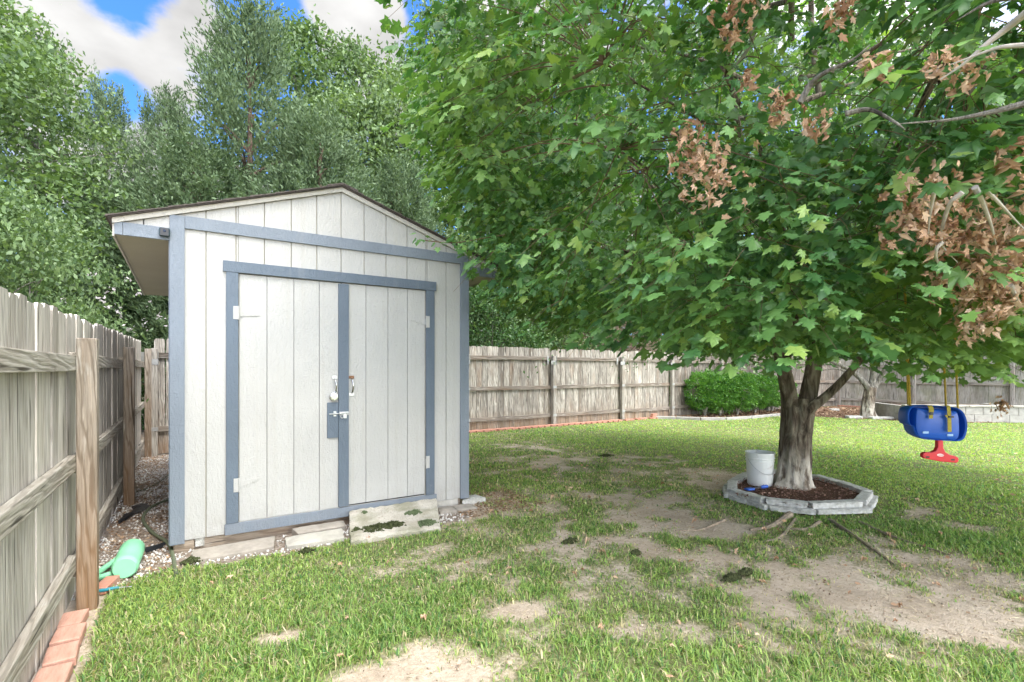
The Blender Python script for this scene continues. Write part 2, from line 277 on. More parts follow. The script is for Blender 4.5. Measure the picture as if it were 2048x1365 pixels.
def inpoly(X, Y, P):
    r = np.zeros(X.shape, bool); n = len(P)
    for i in range(n):
        a, b = P[i], P[(i+1) % n]; c = ((a[1] > Y) != (b[1] > Y)) & (X < (b[0]-a[0])*(Y-a[1])/(b[1]-a[1]+1e-12)+a[0]); r ^= c
    return r
BEDP = [(10.9, 9.75), (12.2, 9.15), (13.2, 8.75), (14.5, 8.15), (15.5, 7.3), (16., 6.0), (15.9, 5.2), (17.5, 4.1), (20.5, 2.6), (20.5, 9.2), (12, 9.9)]
def maskG(X, Y):
    n = fbm(X, Y, 1.3, 3, 5); n2 = fbm(X, Y, 5, 9, 4)
    b = blob_at(X, Y, BLOBS); i = blob_at(X, Y, ISL)
    b = b*np.clip(.75+(n-.5)*2.2+(n2-.5)*2.6, 0, 1.5)
    g = np.clip(1.02-b*1.08-np.clip(.42-n, 0, 1)*1.2-np.clip(n2-.6, 0, 1)*1.1, 0, 1); g = np.maximum(g, i*np.clip(.9+(n2-.5)*3, 0, 1))
    shed = (X > SX0-.05) & (X < SX1+.06) & (Y > SY0-.04) & (Y < SY1+.05)
    strip = (X < SX0+.02+.15*(n2-.5)) & (Y > 4.02+.9*np.clip(X+.35, -.3, .3)+.4*(n2-.5)); front = (Y > 4.10+(n2-.5)*.3-.0*X) & (Y < 4.6) & (X < SX1-.1) & (X > -.2)
    behind = (X < SX1+.4) & (Y > SY1); out = (X < -.62) | (Y > 9.9)
    g = np.where(shed | strip | front | behind | out, 0, g); g = np.where(inpoly(X, Y, RING) | inpoly(X, Y, BEDP), 0, g)
    g = np.where((X < -.40+.05*n2) & (Y < 4.2), g*.15, g)
    grav = (strip | front | (behind & ~out)).astype(float)
    return g, grav
def gh(X, Y):
    return (fbm(X, Y, .6, 5, 3)-.5)*.05*np.clip(1-np.abs(np.clip(X-1.2, -3, 3))*0, 0, 1)*np.clip((4.0-Y)/1.0+np.clip(X-3, 0, 2), 0, 1) + (fbm(X, Y, 6, 6, 3)-.5)*.012
xs = np.concatenate([-np.geomspace(600, 1.1, 26), np.arange(-1., 11, .045), 11+np.geomspace(.1, 12, 70), np.geomspace(24, 700, 16)])
ys = np.concatenate([-np.geomspace(600, .6, 24), np.arange(-.5, 10.3, .045), np.geomspace(10.4, 700, 24)])
GX, GY = np.meshgrid(xs, ys, indexing='ij'); GZ = gh(GX, GY)
nx, ny = GX.shape; idx = np.arange(nx*ny).reshape(nx, ny)
FQ = np.stack([idx[:-1, :-1], idx[1:, :-1], idx[1:, 1:], idx[:-1, 1:]], -1).reshape(-1, 4)
gme = bigmesh('ground', np.stack([GX, GY, GZ], -1).reshape(-1, 3), FQ)
g_, gr_ = maskG(GX, GY); mul = (inpoly(GX, GY, RING) | inpoly(GX, GY, BEDP)).astype(float)
at = gme.color_attributes.new('cover', 'FLOAT_COLOR', 'POINT'); at.data.foreach_set('color', np.stack([g_, gr_, mul, np.ones_like(g_)], -1).astype(np.float32).ravel())
a = Mt('ground_soil'); va = a.n('ShaderNodeAttribute', attribute_name='cover'); sp = a.n('ShaderNodeSeparateColor'); a.l(va.outputs['Color'], sp.inputs[0])
n1 = a.noise(2.2, detail=8, rough=.65); n2 = a.noise(28, detail=7, rough=.7); n3 = a.noise(160, detail=3)
soil = a.ramp(n1, [(.3, (.43, .34, .25)), (.5, (.59, .485, .37)), (.72, (.69, .585, .465))]); soil = a.mix(a.rng(n2, .45, .72, 0, .75), soil, (.33, .26, .18)); soil = a.mix(a.rng(n3, .55, .75, 0, .5), soil, (.6, .53, .43))
thatch = a.ramp(a.noise(45, detail=8, rough=.7), [(.3, (.09, .10, .035)), (.5, (.20, .22, .09)), (.7, (.36, .33, .18))])
gm = a.rng(a.math('ADD', sp.outputs[0], a.math('MULTIPLY', a.math('SUBTRACT', n2, .5), 1.2)), .25, .75); c = a.mix(gm, soil, thatch)
c = a.mix(sp.outputs[1], c, a.ramp(n2, [(.35, (.17, .12, .08)), (.6, (.40, .34, .28))])); c = a.mix(sp.outputs[2], c, a.ramp(n2, [(.35, (.07, .035, .022)), (.65, (.22, .14, .10))])); a.col(c)
a.bump(a.math('ADD', n2, a.math('MULTIPLY', n3, .5)), .9, .025); a.set(.95, .1)
gob = link('ground', gme, a.m, smooth=True); tag(gob, kind='structure')
# ------------------------------------------------------------------ grass (uncountable)
def sample(dens, d0, d1, hw=1.06):
    A = hw*1.02*(d1*d1-d0*d0); n = int(A*dens); d = np.sqrt(rng.random(n)*(d1*d1-d0*d0)+d0*d0); l = (rng.random(n)*2-1)*d*hw
    X = FW[0]*d+RT[0]*l; Y = FW[1]*d+RT[1]*l; return X, Y, d
VS = []; CS = []; 
for (d0, d1, dens, w, h) in [(1.9, 3.2, 12500, .0034, .040), (3.2, 4.6, 8000, .0043, .038), (4.6, 7, 3600, .0065, .034), (7, 11, 1300, .010, .036), (11, 21, 500, .018, .036)]:
    X, Y, d = sample(dens, d0, d1); g, _ = maskG(X, Y); tuft = fbm(X, Y, 9, 21, 3); keep = rng.random(len(X)) < np.clip(g, 0, 1)**1.5*(.35+1.1*np.clip(tuft*2-.5, 0, 1)); X, Y, g, d, tuft = X[keep], Y[keep], g[keep], d[keep], tuft[keep]
    keep = ~((X > SX0-.03) & (X < SX1+.03) & (Y > SY0-.02)) & (X > -.5) & (Y < 9.7) & (X < 20); X, Y, g, tuft = X[keep], Y[keep], g[keep], tuft[keep]
    n = len(X); ang = rng.random(n)*2*math.pi; far = np.clip((X-5.5)/3, 0, 1)
    lush = np.clip((fbm(X, Y, .8, 30, 3)-.35)*3, 0, 1); H = h*(.45+.75*rng.random(n))*(.5+.5*g)*(.8+.5*lush)*(1-.3*far); lean = (.25+.9*rng.random(n))*H; Wd = w*(.6+.9*rng.random(n)); crab = rng.random(n) < .18; Wd = np.where(crab, Wd*2.1, Wd); lean = np.where(crab, H*1.2, lean)
    dx, dy = np.cos(ang), np.sin(ang); z0 = gh(X, Y)-.003; b = np.stack([X, Y, z0], -1); D = np.stack([dx, dy, 0*dx], -1); Sd = np.stack([-dy, dx, 0*dx], -1)*Wd[:, None]; up = np.array([0, 0, 1.])
    mid = b+D*(lean*.35)[:, None]+up*(H*.65)[:, None]; tip = b+D*lean[:, None]+up*(H*np.where(crab, .7, 1.))[:, None]
    VS.append(np.stack([b-Sd*.5, b+Sd*.5, mid-Sd*.5, mid+Sd*.5, tip], 1))
    r = rng.random(n); base = np.array([[.18, .31, .08]])*(1-lush[:, None]*.0)+0*r[:, None]; yel = np.array([[.38, .48, .13]]); dry = np.array([[.50, .43, .26]]); dk = np.array([[.08, .18, .05]])
    t = np.clip(r*.8+far*.55+(fbm(X, Y, 1.1, 40, 3)-.5)*.8, 0, 1)[:, None]; c = base*(1-t)+yel*t; c = np.where((rng.random(n) < .22)[:, None], dk*(1+far[:, None]), c)  # sunlit far lawn put into the tint: blades turn yellower and lighter rightwards
    pd = (.09+.40*np.clip(1-g, 0, 1)+.35*np.clip(fbm(X, Y, .9, 50, 4)-.52, 0, 1)*2)*(1-.7*far); c = np.where((rng.random(n) < pd)[:, None], dry*(.7+.5*rng.random(n)[:, None]), c); CS.append(c*(.8+.4*rng.random(n)[:, None]))
VS = np.concatenate(VS); CS = np.concatenate(CS); n = len(VS); print('blades', n)
TFm = np.array([[0, 1, 3], [0, 3, 2], [2, 3, 4]]); me = bigmesh('grass', VS.reshape(-1, 3), (TFm[None]+(np.arange(n)*5)[:, None, None]).reshape(-1, 3))
at = me.color_attributes.new('tint', 'FLOAT_COLOR', 'POINT'); at.data.foreach_set('color', np.concatenate([np.repeat(CS, 5, 0), np.ones((n*5, 1))], 1).astype(np.float32).ravel())
a = Mt('grass_blades'); va = a.n('ShaderNodeAttribute', attribute_name='tint'); a.col(va.outputs['Color']); a.set(.5, .35); t = a.n('ShaderNodeBsdfTranslucent'); a.l(a.mix(1., va.outputs['Color'], (1.5, 1.6, .8), 'MULTIPLY'), t.inputs[0]); ms = a.n('ShaderNodeMixShader'); ms.inputs[0].default_value = .35; a.l(a.p.outputs[0], ms.inputs[1]); a.l(t.outputs[0], ms.inputs[2]); a.l(ms.outputs[0], a.o.inputs[0])
tag(link('grass', me, a.m), 'patchy green lawn grass growing over the whole yard', 'grass', kind='stuff')
# pebbles, litter, mulch
def rrot(n):
    q = unit(rng.normal(size=(n, 4))); w, x, y, z = q.T
    return np.stack([np.stack([1-2*(y*y+z*z), 2*(x*y-w*z), 2*(x*z+w*y)], -1), np.stack([2*(x*y+w*z), 1-2*(x*x+z*z), 2*(y*z-w*x)], -1), np.stack([2*(x*z-w*y), 2*(y*z+w*x), 1-2*(x*x+y*y)], -1)], 1)
OCT = np.array([[1, 0, 0], [-1, 0, 0], [0, .8, 0], [0, -.8, 0], [0, 0, .6], [0, 0, -.6], ]); OCF = np.array([[0, 2, 4], [2, 1, 4], [1, 3, 4], [3, 0, 4], [2, 0, 5], [1, 2, 5], [3, 1, 5], [0, 3, 5]])
def scatter(name, n, gen, sz, mat, label, cat, tv=OCT, tf=OCF, z=.004, flat=None):
    X, Y = gen(n); n = len(X); P = np.stack([X, Y, gh(X, Y)+z+rng.random(n)*z], -1); s = sz[0]+(sz[1]-sz[0])*rng.random(n)**2
    if flat is not None:
        N = unit(rng.normal(size=(n, 3))*flat+np.array([0, 0, 1.])); T = unit(rng.normal(size=(n, 3))*[1, 1, .1]); R = frames(T, N)
    else: R = rrot(n)
    return tag(link(name, instmesh(name, tv, tf, P, R, s), mat), label, cat, kind='stuff')
def g_gravel(n):
    X = rng.random(n)*3.2-.56; Y = 3.9+rng.random(n)*6; _, g = maskG(X, Y); k = (g > .5) & ((X < SX0-.01) | (Y < SY0-.02)); k &= (fbm(X, Y, 3, 60, 3) > .46) | (rng.random(n) < .2); return X[k], Y[k]
scatter('gravel', 34000, g_gravel, (.006, .018), M_grav, 'white gravel strip between the left fence and the shed', 'gravel')
LF = np.array([[0, 0, 0], [.35, .35, .1], [0, 1, .05], [-.35, .4, .12]]); LQ = np.array([[0, 1, 2, 3]])
def g_litter(n):
    X = np.concatenate([rng.random(n)*.5-.55, SX1-.2+rng.random(n)*.9, 3+rng.random(n)*5, 1+rng.random(n)*6]); Y = np.concatenate([4+rng.random(n)*5.8, 4.1+rng.random(n)*1.1, 1+rng.random(n)*4, .5+rng.random(n)*7])
    g, gr = maskG(X, Y); k = np.concatenate([np.ones(n, bool), fbm(X[n:2*n], Y[n:2*n], 3, 3) > .4, rng.random(n) < .18, rng.random(n) < .04]); k &= ~((X > SX0-.02) & (X < SX1+.03) & (Y > SY0-.03)) & (g < .9); return X[k], Y[k]
scatter('leaf_litter', 3800, g_litter, (.012, .035), M_litter, 'brown leaf litter and wood chips scattered over bare soil', 'leaf litter', LF, LQ, .006, .5)
def g_soil(n):
    X, Y, d = sample(n/30, 2., 7); g, gr = maskG(X, Y); k = (g < .75) & (rng.random(len(X)) < (1-g)**.7) & (X > -.4) & ~inpoly(X, Y, RING) & ~((X < SX1) & (Y > 4.1)) & (Y < 9); return X[k], Y[k]
M_crumb = leafmat('soil_crumbs', [(0, (.20, .14, .09)), (.5, (.40, .32, .23)), (1, (.60, .52, .42))], .02, (1, 1, 1), .95, .1); M_straw = leafmat('dry_straw', [(0, (.30, .22, .12)), (.5, (.50, .42, .26)), (1, (.66, .58, .40))], .1, (1, 1, 1), .9, .1)
scatter('soil_crumbs', 26000, g_soil, (.002, .009), M_crumb, 'small clods and grit strewn over the bare soil patches', 'soil')
STV = np.array([[0, 0, 0], [.035, .5, .06], [0, 1, 0], [-.035, .5, .06]])
scatter('dry_straw', 16000, g_soil, (.02, .07), M_straw, 'dry straw coloured thatch lying across the thin lawn', 'thatch', STV, LQ, .004, .35)
def g_mulch(n):
    X = TX-1.2+rng.random(n)*2.4; Y = TY-1.2+rng.random(n)*2.4; k = inpoly(X, Y, RING); return X[k], Y[k]
scatter('mulch', 9000, g_mulch, (.012, .035), M_mulch, 'red brown bark mulch inside the stone ring around the maple', 'mulch', LF, LQ, .02, .6)
def g_bed(n):
    X = 10.9+rng.random(n)*9.6; Y = 2.6+rng.random(n)*7.3; k = inpoly(X, Y, BEDP); return X[k], Y[k]
scatter('bed_litter', 16000, g_bed, (.03, .09), M_litter, 'pinkish brown leaf litter in the bed along the far fences', 'leaf litter', LF, LQ, .01, .5)

# ------------------------------------------------------------------ fences
def fence(name, A, B, nrm, spac, rails, mats, height, label, h_fn=None, first=True, last=True, brackets=False, postz=1.55, post_w=.09, rail_z=(.089, .038), positions=None, matfn=None, postmat=None):
    A = Vector((A[0], A[1], 0)); B = Vector((B[0], B[1], 0)); L = (B-A).length; ux = (B-A)/L; ny = Vector((nrm[0], nrm[1], 0)); root = empty(name, A)
    M = Matrix((ux, ny, Vector((0, 0, 1)))).transposed().to_4x4()      # x along, y inwards
    root.matrix_world = Matrix.Translation(A)@M if M.determinant() > 0 else Matrix.Translation(A)
    flip = M.determinant() < 0
    def tr(b):
        if flip: b.v = [tuple((M@Vector(v))) for v in b.v]; b.f = [tuple(reversed(f)) for f in b.f]
        return b
    pos = positions or list(np.arange(0, L+.01, spac)); along_y = flip and abs(ux.y) > .9
    for i in range(len(pos)-1):
        a_, b_ = pos[i], pos[i+1]; bm = MB(); x = a_
        hb = random.uniform(-.015, .015)
        while x < b_-.02:
            w = min(.139+random.uniform(-.004, .003), b_-x-.004)
            if w < .03: break
            h = (h_fn((x+w/2)) if h_fn else height)+hb+random.gauss(0, .007); t = random.gauss(0, .0025); c = min(.022, w*.3); y0 = -.018+random.gauss(0, .002); le = random.gauss(0, .003)
            bm.prism([(x, .02), (x+w, .02), (x+w+le, h-c*1.2), (x+w-c+le, h), (x+c+le, h), (x+le, h-c*1.2)], y0, y0+.016+t); x += w+.0045+abs(random.gauss(0, .0015))
        tr(bm).build('board_panel', (matfn(i) if matfn else mats[0]), root)
        for rz in (rails[i] if isinstance(rails[0], (list, tuple)) else rails):
            rb = MB(); s = random.uniform(-.012, .012); e0 = a_+post_w*.0+.002; e1 = b_-.002; hh = rail_z[0]; n = 6; sag = random.uniform(-.012, .004)
            pts = []
            vs = []
            for k in range(n+1):
                xx = e0+(e1-e0)*k/n; zz = rz+s*(k/n-.5)+sag*math.sin(math.pi*k/n); vs += [(xx, .002, zz-hh), (xx, .040, zz-hh), (xx, .040, zz), (xx, .002, zz)]
            fs = [(4*k+j, 4*k+(j+1) % 4, 4*k+4+(j+1) % 4, 4*k+4+j) for k in range(n) for j in range(4)]; fs = [tuple(reversed(f)) for f in fs]+[(0, 1, 2, 3), (4*n+3, 4*n+2, 4*n+1, 4*n)]
            rb.add(vs, fs); tr(rb).build('rail', mats[1], root, bevel=.004)
    for i, p in enumerate(pos):
        if (i == 0 and not first) or (i == len(pos)-1 and not last): continue
        pb = MB(); pz = postz[i] if isinstance(postz, (list, tuple)) else postz; y0 = .018 if brackets else .042
        pb.box(p-post_w/2, p+post_w/2, y0 if not brackets else .043, (y0 if not brackets else .043)+post_w, -.02, pz); po = tr(pb).build('post', postmat or mats[2], root, bevel=.006)
        if brackets:
            bb = MB(); rz = (rails[min(i, len(rails)-1)] if isinstance(rails[0], (list, tuple)) else rails)
            pcs = [(p-.17, p-.115, .0405, .046, rz[0]-.19, rz[0]+.01), (p-.1145, p+.047, .1335, .138, rz[0]-.19, rz[0]-.10), (p+.048, p+.054, .0405, .14, rz[0]-.20, rz[0]+.02)]+[(p-.05, p+.055, .1335, .137, q-.07, q-.01) for q in rz[1:]]
            for q in pcs: bb = MB(); bb.box(*q); tr(bb).build('bracket', M_bracket, root)
    tag(root, label, 'fence'); return root
fence('wooden_fence', (-.545, -1.6), (-.545, 9.86), (1, 0), 2.7, [[1.455, .89, .335], [1.455, .89, .325], [1.47, .868, .28], [1.5, .87, .28], [1.52, .87, .28]], [M_fl, M_rail1, M_post], 1.7, 'pale weathered wooden fence running close along the left edge, seen from its rail side',
      h_fn=lambda t: (1.60+.018*t if t < 5.3 else 1.70+.022*(t-5.3)), positions=[0, 2.63, 5.36, 8.03, 11.4], postz=[1.5, 1.5, 1.55, 1.6, 1.7], post_w=.092)
fence('wooden_fence', (-.5, 9.9), (12.0, 9.9), (0, -1), 2.3, [[1.64, .47], [1.66, .47], [1.69, .99, .30], [1.69, .99, .30], [1.69, .99, .30], [1.68, .99, .31]], [M_fb, M_rail0, M_postb], 1.89, 'streaky brown wooden fence across the back behind the shed with galvanised brackets',
      positions=[.12, 2.6, 5.72, 8.12, 10.46, 12.49], brackets=True, postz=1.71, matfn=lambda i: M_fd if i < 1 and False else M_fb)
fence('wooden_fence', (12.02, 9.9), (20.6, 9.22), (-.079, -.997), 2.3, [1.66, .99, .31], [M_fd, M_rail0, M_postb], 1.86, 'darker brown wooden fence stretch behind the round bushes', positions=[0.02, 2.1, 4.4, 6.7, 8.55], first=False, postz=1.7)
fence('wooden_fence', (20.62, 9.2), (20.3, -4.5), (-1, -.02), 2.4, [1.55, .98, .33], [M_fr, M_rail1, M_postb], 1.80, 'pale grey wooden fence on the far right behind the block bed', postz=1.6, matfn=lambda i: M_fr)

# ------------------------------------------------------------------ brick edging
M_brick2 = simple('pale_pink_brick', (.56, .33, .25), .85, .2, var=.3, vs=18, bump=.7, bs=90, dark=(.42, .22, .16))
bm = MB(); bm.box(-.095, .095, -.032, .032, 0, .045)
protoM = bm.mesh('brick'); protoM.materials.append(M_brick)
ORD = ['first', 'second', 'third', 'fourth', 'fifth', 'sixth', 'seventh', 'eighth', 'ninth', 'tenth', 'eleventh', 'twelfth']
def brick(x, y, rz, label, group, z=0., rx=0, sc=1):
    o = bpy.data.objects.new('brick', protoM); COL.objects.link(o); o.location = (x, y, z); o.rotation_euler = (rx, random.gauss(0, .02), rz); o.scale = (1, sc, 1)
    b = o.modifiers.new('bevel', 'BEVEL'); b.width = .004; b.segments = 1; tag(o, label, 'brick', group); return o
x = 3.0
while x < 9.8:
    brick(x, 9.68+random.gauss(0, .008), math.pi/2+.2+random.gauss(0, .04), 'red brick laid flat in the long row at the foot of the back fence', 'bricks edging the back fence', z=.0+random.uniform(0, .006), sc=2.6); x += .185
for i in range(9): brick(9.95+i*.19, 9.66+random.gauss(0, .02), random.choice([0, .2, 1.4]), ORD[i]+' loose red brick from the left beyond the row by the back fence', 'loose bricks at the end of the edging', z=random.uniform(0, .01), sc=1.4)
for i in range(3): brick(10.95+i*.02, 9.62, .05, ['bottom', 'middle', 'topmost'][i]+' red hollow brick of the little stack at the start of the bush bed', 'stacked bricks by the bush bed', z=.012+.046*i, sc=1.4)
y = 1.9; k = 0; kn = 9
while y < 3.6:
    brick(-.485+random.gauss(0, .006), y, random.gauss(0, .05), 'pale red brick under the left fence, '+ORD[kn-1]+' from the near post', 'bricks edging the left fence', z=random.uniform(.0, .012), sc=2.9); bk = COL.objects[-1]; bk.scale[0] = .62; bk.material_slots[0].link = 'OBJECT'; bk.material_slots[0].material = M_brick2; kn -= 1; y += .205
brick(-.40, 4.02, 1.3, 'single red brick half hidden behind the near fence post', None, z=.005, sc=1.2)
for i in range(24): brick(20.36, 9.0-i*.2, math.pi/2, 'dark red brick in the row under the far right fence', 'bricks under the far right fence', z=0.02, sc=1.2)

# ------------------------------------------------------------------ shed
sh = empty('garden_shed', ((SX0+SX1)/2, SY0, 0)); tag(sh, 'off white wooden shed with blue grey trim and double doors', 'shed')
OX = -(SX0+SX1)/2
def bS(b, name, mat, parent=sh, **k):
    b.v = [(v[0]+OX, v[1]-SY0, v[2]) for v in b.v]; return b.build(name, mat, parent, **k)
PKX, PKZ, EZ, OV = 1.165, 2.925, 2.42, .335
def roofz(x): return PKZ-(PKZ-2.405)*abs(x-PKX)/(PKX-(SX0-OV))
# front wall boards clipped to the gable; groove between boards
gx = [SX0]+[.149+.2027*i for i in range(11)]+[SX1]
def boards(bm, xs, z0, top, yf, th=.012, g=.0038):
    for a_, b_ in zip(xs[:-1], xs[1:]):
        x0, x1 = a_+g, b_-g; pts = [(x0, z0), (x1, z0), (x1, top(x1))]
        if top is roofz and x0 < PKX < x1: pts.append((PKX, top(PKX)))
        pts.append((x0, top(x0))); bm.prism(pts, yf, yf+th)
DX0, DX1, DZ0, DZ1 = .37, 1.957, .165, 2.135
bm = MB(); top = roofz
# wall around door opening
L = [v for v in gx if v < DX0]+[DX0]; R = [DX1]+[v for v in gx if v > DX1]; Mid = [DX0]+[v for v in gx if DX0 < v < DX1]+[DX1]
boards(bm, L, .085, roofz, SY0); boards(bm, R, .085, roofz, SY0)
for a_, b_ in zip(Mid[:-1], Mid[1:]):
    x0 = a_+(.0038 if a_ != DX0 else 0); x1 = b_-(.0038 if b_ != DX1 else 0); pts = [(x0, DZ1), (x1, DZ1), (x1, roofz(x1))]
    if x0 < PKX < x1: pts.append((PKX, roofz(PKX)))
    pts.append((x0, roofz(x0))); bm.prism(pts, SY0, SY0+.012)
bm.box(DX0, DX1, SY0, SY0+.012, .085, DZ0)
for s, e in ((SX0-OV, SX0), (SX1, SX1+OV)):     # gable wings over the eaves
    m = (s+e)/2; boards(bm, [s, m, e], 2.33, roofz, SY0)
bS(bm, 'front_wall', M_side)
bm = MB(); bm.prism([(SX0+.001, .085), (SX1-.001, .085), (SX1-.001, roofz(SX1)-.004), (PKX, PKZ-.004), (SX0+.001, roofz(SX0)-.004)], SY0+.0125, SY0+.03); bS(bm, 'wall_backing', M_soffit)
for (s, e, fs) in ((SX0, SX0+.012, 1), (SX1-.012, SX1, -1)):
    bm = MB(); y = SY0+.031
    while y < SY1-.01: y2 = min(y+.2, SY1); bm.box(s, e, y, y2-.007, .085, roofz(SX0)-.02); y = y2
    bm.box(s+.004*fs if fs > 0 else s, e if fs > 0 else e-.004, SY0+.031, SY1, .086, roofz(SX0)-.03) if False else None
    bS(bm, 'side_wall', M_side)
bm = MB(); bm.prism([(SX0+.013, .085), (SX1-.013, .085), (SX1-.013, roofz(SX1)-.005), (PKX, PKZ-.005), (SX0+.013, roofz(SX0)-.005)], SY1-.02, SY1-.004); bS(bm, 'back_wall', M_side)
# trim
def trimbox(x0, x1, z0, z1, t=.019, y=None, mat=M_blue, name='trim_board', par=sh, y0=SY0, bev=.002):
    b = MB(); b.box(x0, x1, y0-t, y0-.0003, z0, z1); return bS(b, name, mat, par, bevel=bev)
trimbox(SX0-.012, SX0+.082, .066, 2.52, .021, name='corner_trim'); trimbox(SX1-.082, SX1+.012, .078, 2.512, .021, name='corner_trim')
for xa, xb in ((SX0-.0125, SX0-.001),): b = MB(); b.box(xa-.006, xa+.012, SY0, SY0+.085, .07, 2.33); bS(b, 'corner_trim', M_blue)
b = MB(); b.box(SX1+.001, SX1+.018, SY0, SY0+.085, .08, 2.33); bS(b, 'corner_trim', M_blue)
trimbox(SX0+.083, SX1-.083, 2.431, 2.526, .018, name='gable_trim')
trimbox(SX0-OV+.048, SX0-.013, 2.328, 2.42, .016, name='eave_trim'); trimbox(SX0-OV, SX0-OV+.046, 2.328, 2.42, .017, name='eave_trim'); trimbox(SX1+.013, SX1+OV-.046, 2.328, 2.415, .016, name='eave_trim'); trimbox(SX1+OV-.044, SX1+OV, 2.328, 2.40, .017, name='eave_trim')
trimbox(.262, 2.064, 2.136, 2.222, .022, mat=M_blue2, name='door_header'); trimbox(.283, .368, .166, 2.135, .019, name='door_jamb', mat=M_blue2); trimbox(1.959, 2.046, .166, 2.135, .019, name='door_jamb', mat=M_blue2); trimbox(.274, 2.068, .079, .163, .021, name='door_sill')
# rake trims and roof
for sx in (-1, 1):
    xe = PKX+sx*(PKX-SX0+OV+.012); b = MB(); z1 = roofz(xe)
    pts = [(PKX, PKZ+.002), (xe, z1+.002), (xe, z1+.040), (PKX, PKZ+.040)]
    if sx < 0: pts = pts[::-1]
    b.prism(pts, SY0-.024, SY0-.0005); bS(b, 'rake_trim', M_fascia)
    b = MB(); xo = PKX+sx*(PKX-SX0+OV+.035); zo = roofz(xo)
    pts = [(PKX, PKZ+.041), (xo, zo+.041), (xo, zo+.047), (PKX, PKZ+.047)]
    if sx < 0: pts = pts[::-1]
    b.prism(pts, SY0-.050, SY1+.05); bS(b, 'drip_edge', M_edge)
    b = MB(); n = 9
    for i in range(n):              # shingle courses, slightly stepped
        ta, tb = i/n, (i+1)/n; xa = PKX+(xo+sx*.012-PKX)*ta; xb = PKX+(xo+sx*.012-PKX)*tb; y = SY0-.062
        while y < SY1+.06:
            y2 = min(y+.30+random.uniform(-.03, .03), SY1+.06); dz = random.uniform(0, .002)
            pts = [(xa, roofz(xa)+.0475), (xb, roofz(xb)+.0475), (xb, roofz(xb)+.060+dz), (xa, roofz(xa)+.0520+dz)]
            if sx < 0: pts = pts[::-1]
            b.prism(pts, y, y2-.004); y = y2
    bS(b, 'shingle_roof', M_shing)
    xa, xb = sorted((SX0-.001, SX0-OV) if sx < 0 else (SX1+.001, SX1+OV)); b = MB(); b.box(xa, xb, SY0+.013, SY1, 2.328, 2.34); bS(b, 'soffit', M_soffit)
    x_ = (SX0-OV-.012) if sx < 0 else (SX1+OV+.001); b = MB(); b.box(x_, x_+.011, SY0-.0005, SY1+.02, 2.318, roofz(SX0-OV)+.03); bS(b, 'fascia', M_fascia)
b = MB(); y = SY0-.064
while y < SY1+.06:
    b.prism([(PKX-.13, PKZ-.0+.016), (PKX, PKZ+.056), (PKX+.13, PKZ+.016), (PKX+.13, PKZ+.028), (PKX, PKZ+.067), (PKX-.13, PKZ+.028)], y, y+.2); y += .205
bS(b, 'ridge_cap', M_shing)
# doors
def door(xs, x0, x1, z0, z1, name='door'):
    g = .0022; yf = SY0+.002; bm = MB(); ed = [x0]+[v for v in xs if x0+.02 < v < x1-.02]+[x1]
    for a_, b_ in zip(ed[:-1], ed[1:]): bm.box(a_+g, b_-g, yf, yf+.01, z0, z1)
    return bS(bm, name, M_side)
dl = door([.574, .778, .981], .373, 1.164, .168, 2.128); dr = door([1.383, 1.587, 1.776], 1.170, 1.953, .178, 2.130)
b = MB(); b.box(.373, 1.953, SY0+.0121, SY0+.0124, .166, 2.134); bS(b, 'door_backing', M_black)
trimbox(1.138, 1.226, .172, 2.122, .021, mat=M_blue2, name='astragal_board', par=dr, y0=SY0+.0018); trimbox(1.044, 1.1365, .778, 1.086, .014, mat=M_blue2, name='latch_plate', par=dl, y0=SY0+.0018)
def hinge(x0, x1, z0, z1, sx, zt, par, ang):
    b = MB(); y = SY0-.0195; b.box(x0, x1, y-.003, y, z0, z1); kx = x1 if sx > 0 else x0; b.tube([(kx, y-.004, z0-.002), (kx, y-.004, z1+.002)], .006, 8)
    for q in (.25, .75): b.lathe([(.0001, .002), (.0035, .002), (.004, 0)], 8, Matrix.Translation(((x0+x1)/2, y-.003, z0+(z1-z0)*q))@Matrix.Rotation(math.pi/2, 4, 'X'))
    y2 = SY0+.0005; L = .145; tipz = zt+ang; m = (z0+z1)/2; p = [(kx, y2, m-.028), (kx, y2, m+.028), (kx+sx*L, y2, tipz+.006), (kx+sx*(L+.006), y2, tipz), (kx+sx*L, y2, tipz-.006)]
    if sx < 0: p = p[::-1]
    b.add(p+[(v[0], v[1]-.0035, v[2]) for v in p], [tuple(range(5)), (9, 8, 7, 6, 5)]+[((i+1) % 5, i, 5+i, 5+(i+1) % 5) for i in range(5)]); b.box(min(kx, kx+sx*.006), max(kx, kx+sx*.006), y, y2, m-.028, m+.028)
    bS(b, 'hinge', M_side, par)
hinge(.331, .368, 1.768, 1.870, 1, 1.81, dl, 0.0); hinge(.334, .370, .408, .515, 1, .46, dl, .03); hinge(1.958, 1.992, 1.776, 1.885, -1, 1.83, dr, .01); hinge(1.958, 1.992, .425, .54, -1, .46, dr, -.03)
def pull(x, z0, z1, par, padlock=False, rust=False):
    y = SY0; b = MB(); b.tube(curve([(x, y-.008, z1-.012), (x+.004, y-.03, z1-.03), (x+.006, y-.042, (z0+z1)/2), (x+.004, y-.03, z0+.03), (x, y-.008, z0+.012)], 5), [.0045]*4+[.0065]*13+[.0045]*4, 10)
    ho = bS(b, 'handle', M_chrome, par, smooth=True)
    b = MB(); b.box(x-.024, x+.024, y-.006, y+.001, z1-.014, z1+.012); b2 = MB(); b2.box(x-.024, x+.024, y-.006, y+.001, z0-.012, z0+.014)
    bS(b, 'mounting_plate', M_rust if rust else M_steel, ho, bevel=.003) if False else bS(b, 'handle_plate', M_rust if rust else M_steel, par, bevel=.002); bS(b2, 'handle_plate', M_steel, par, bevel=.002)
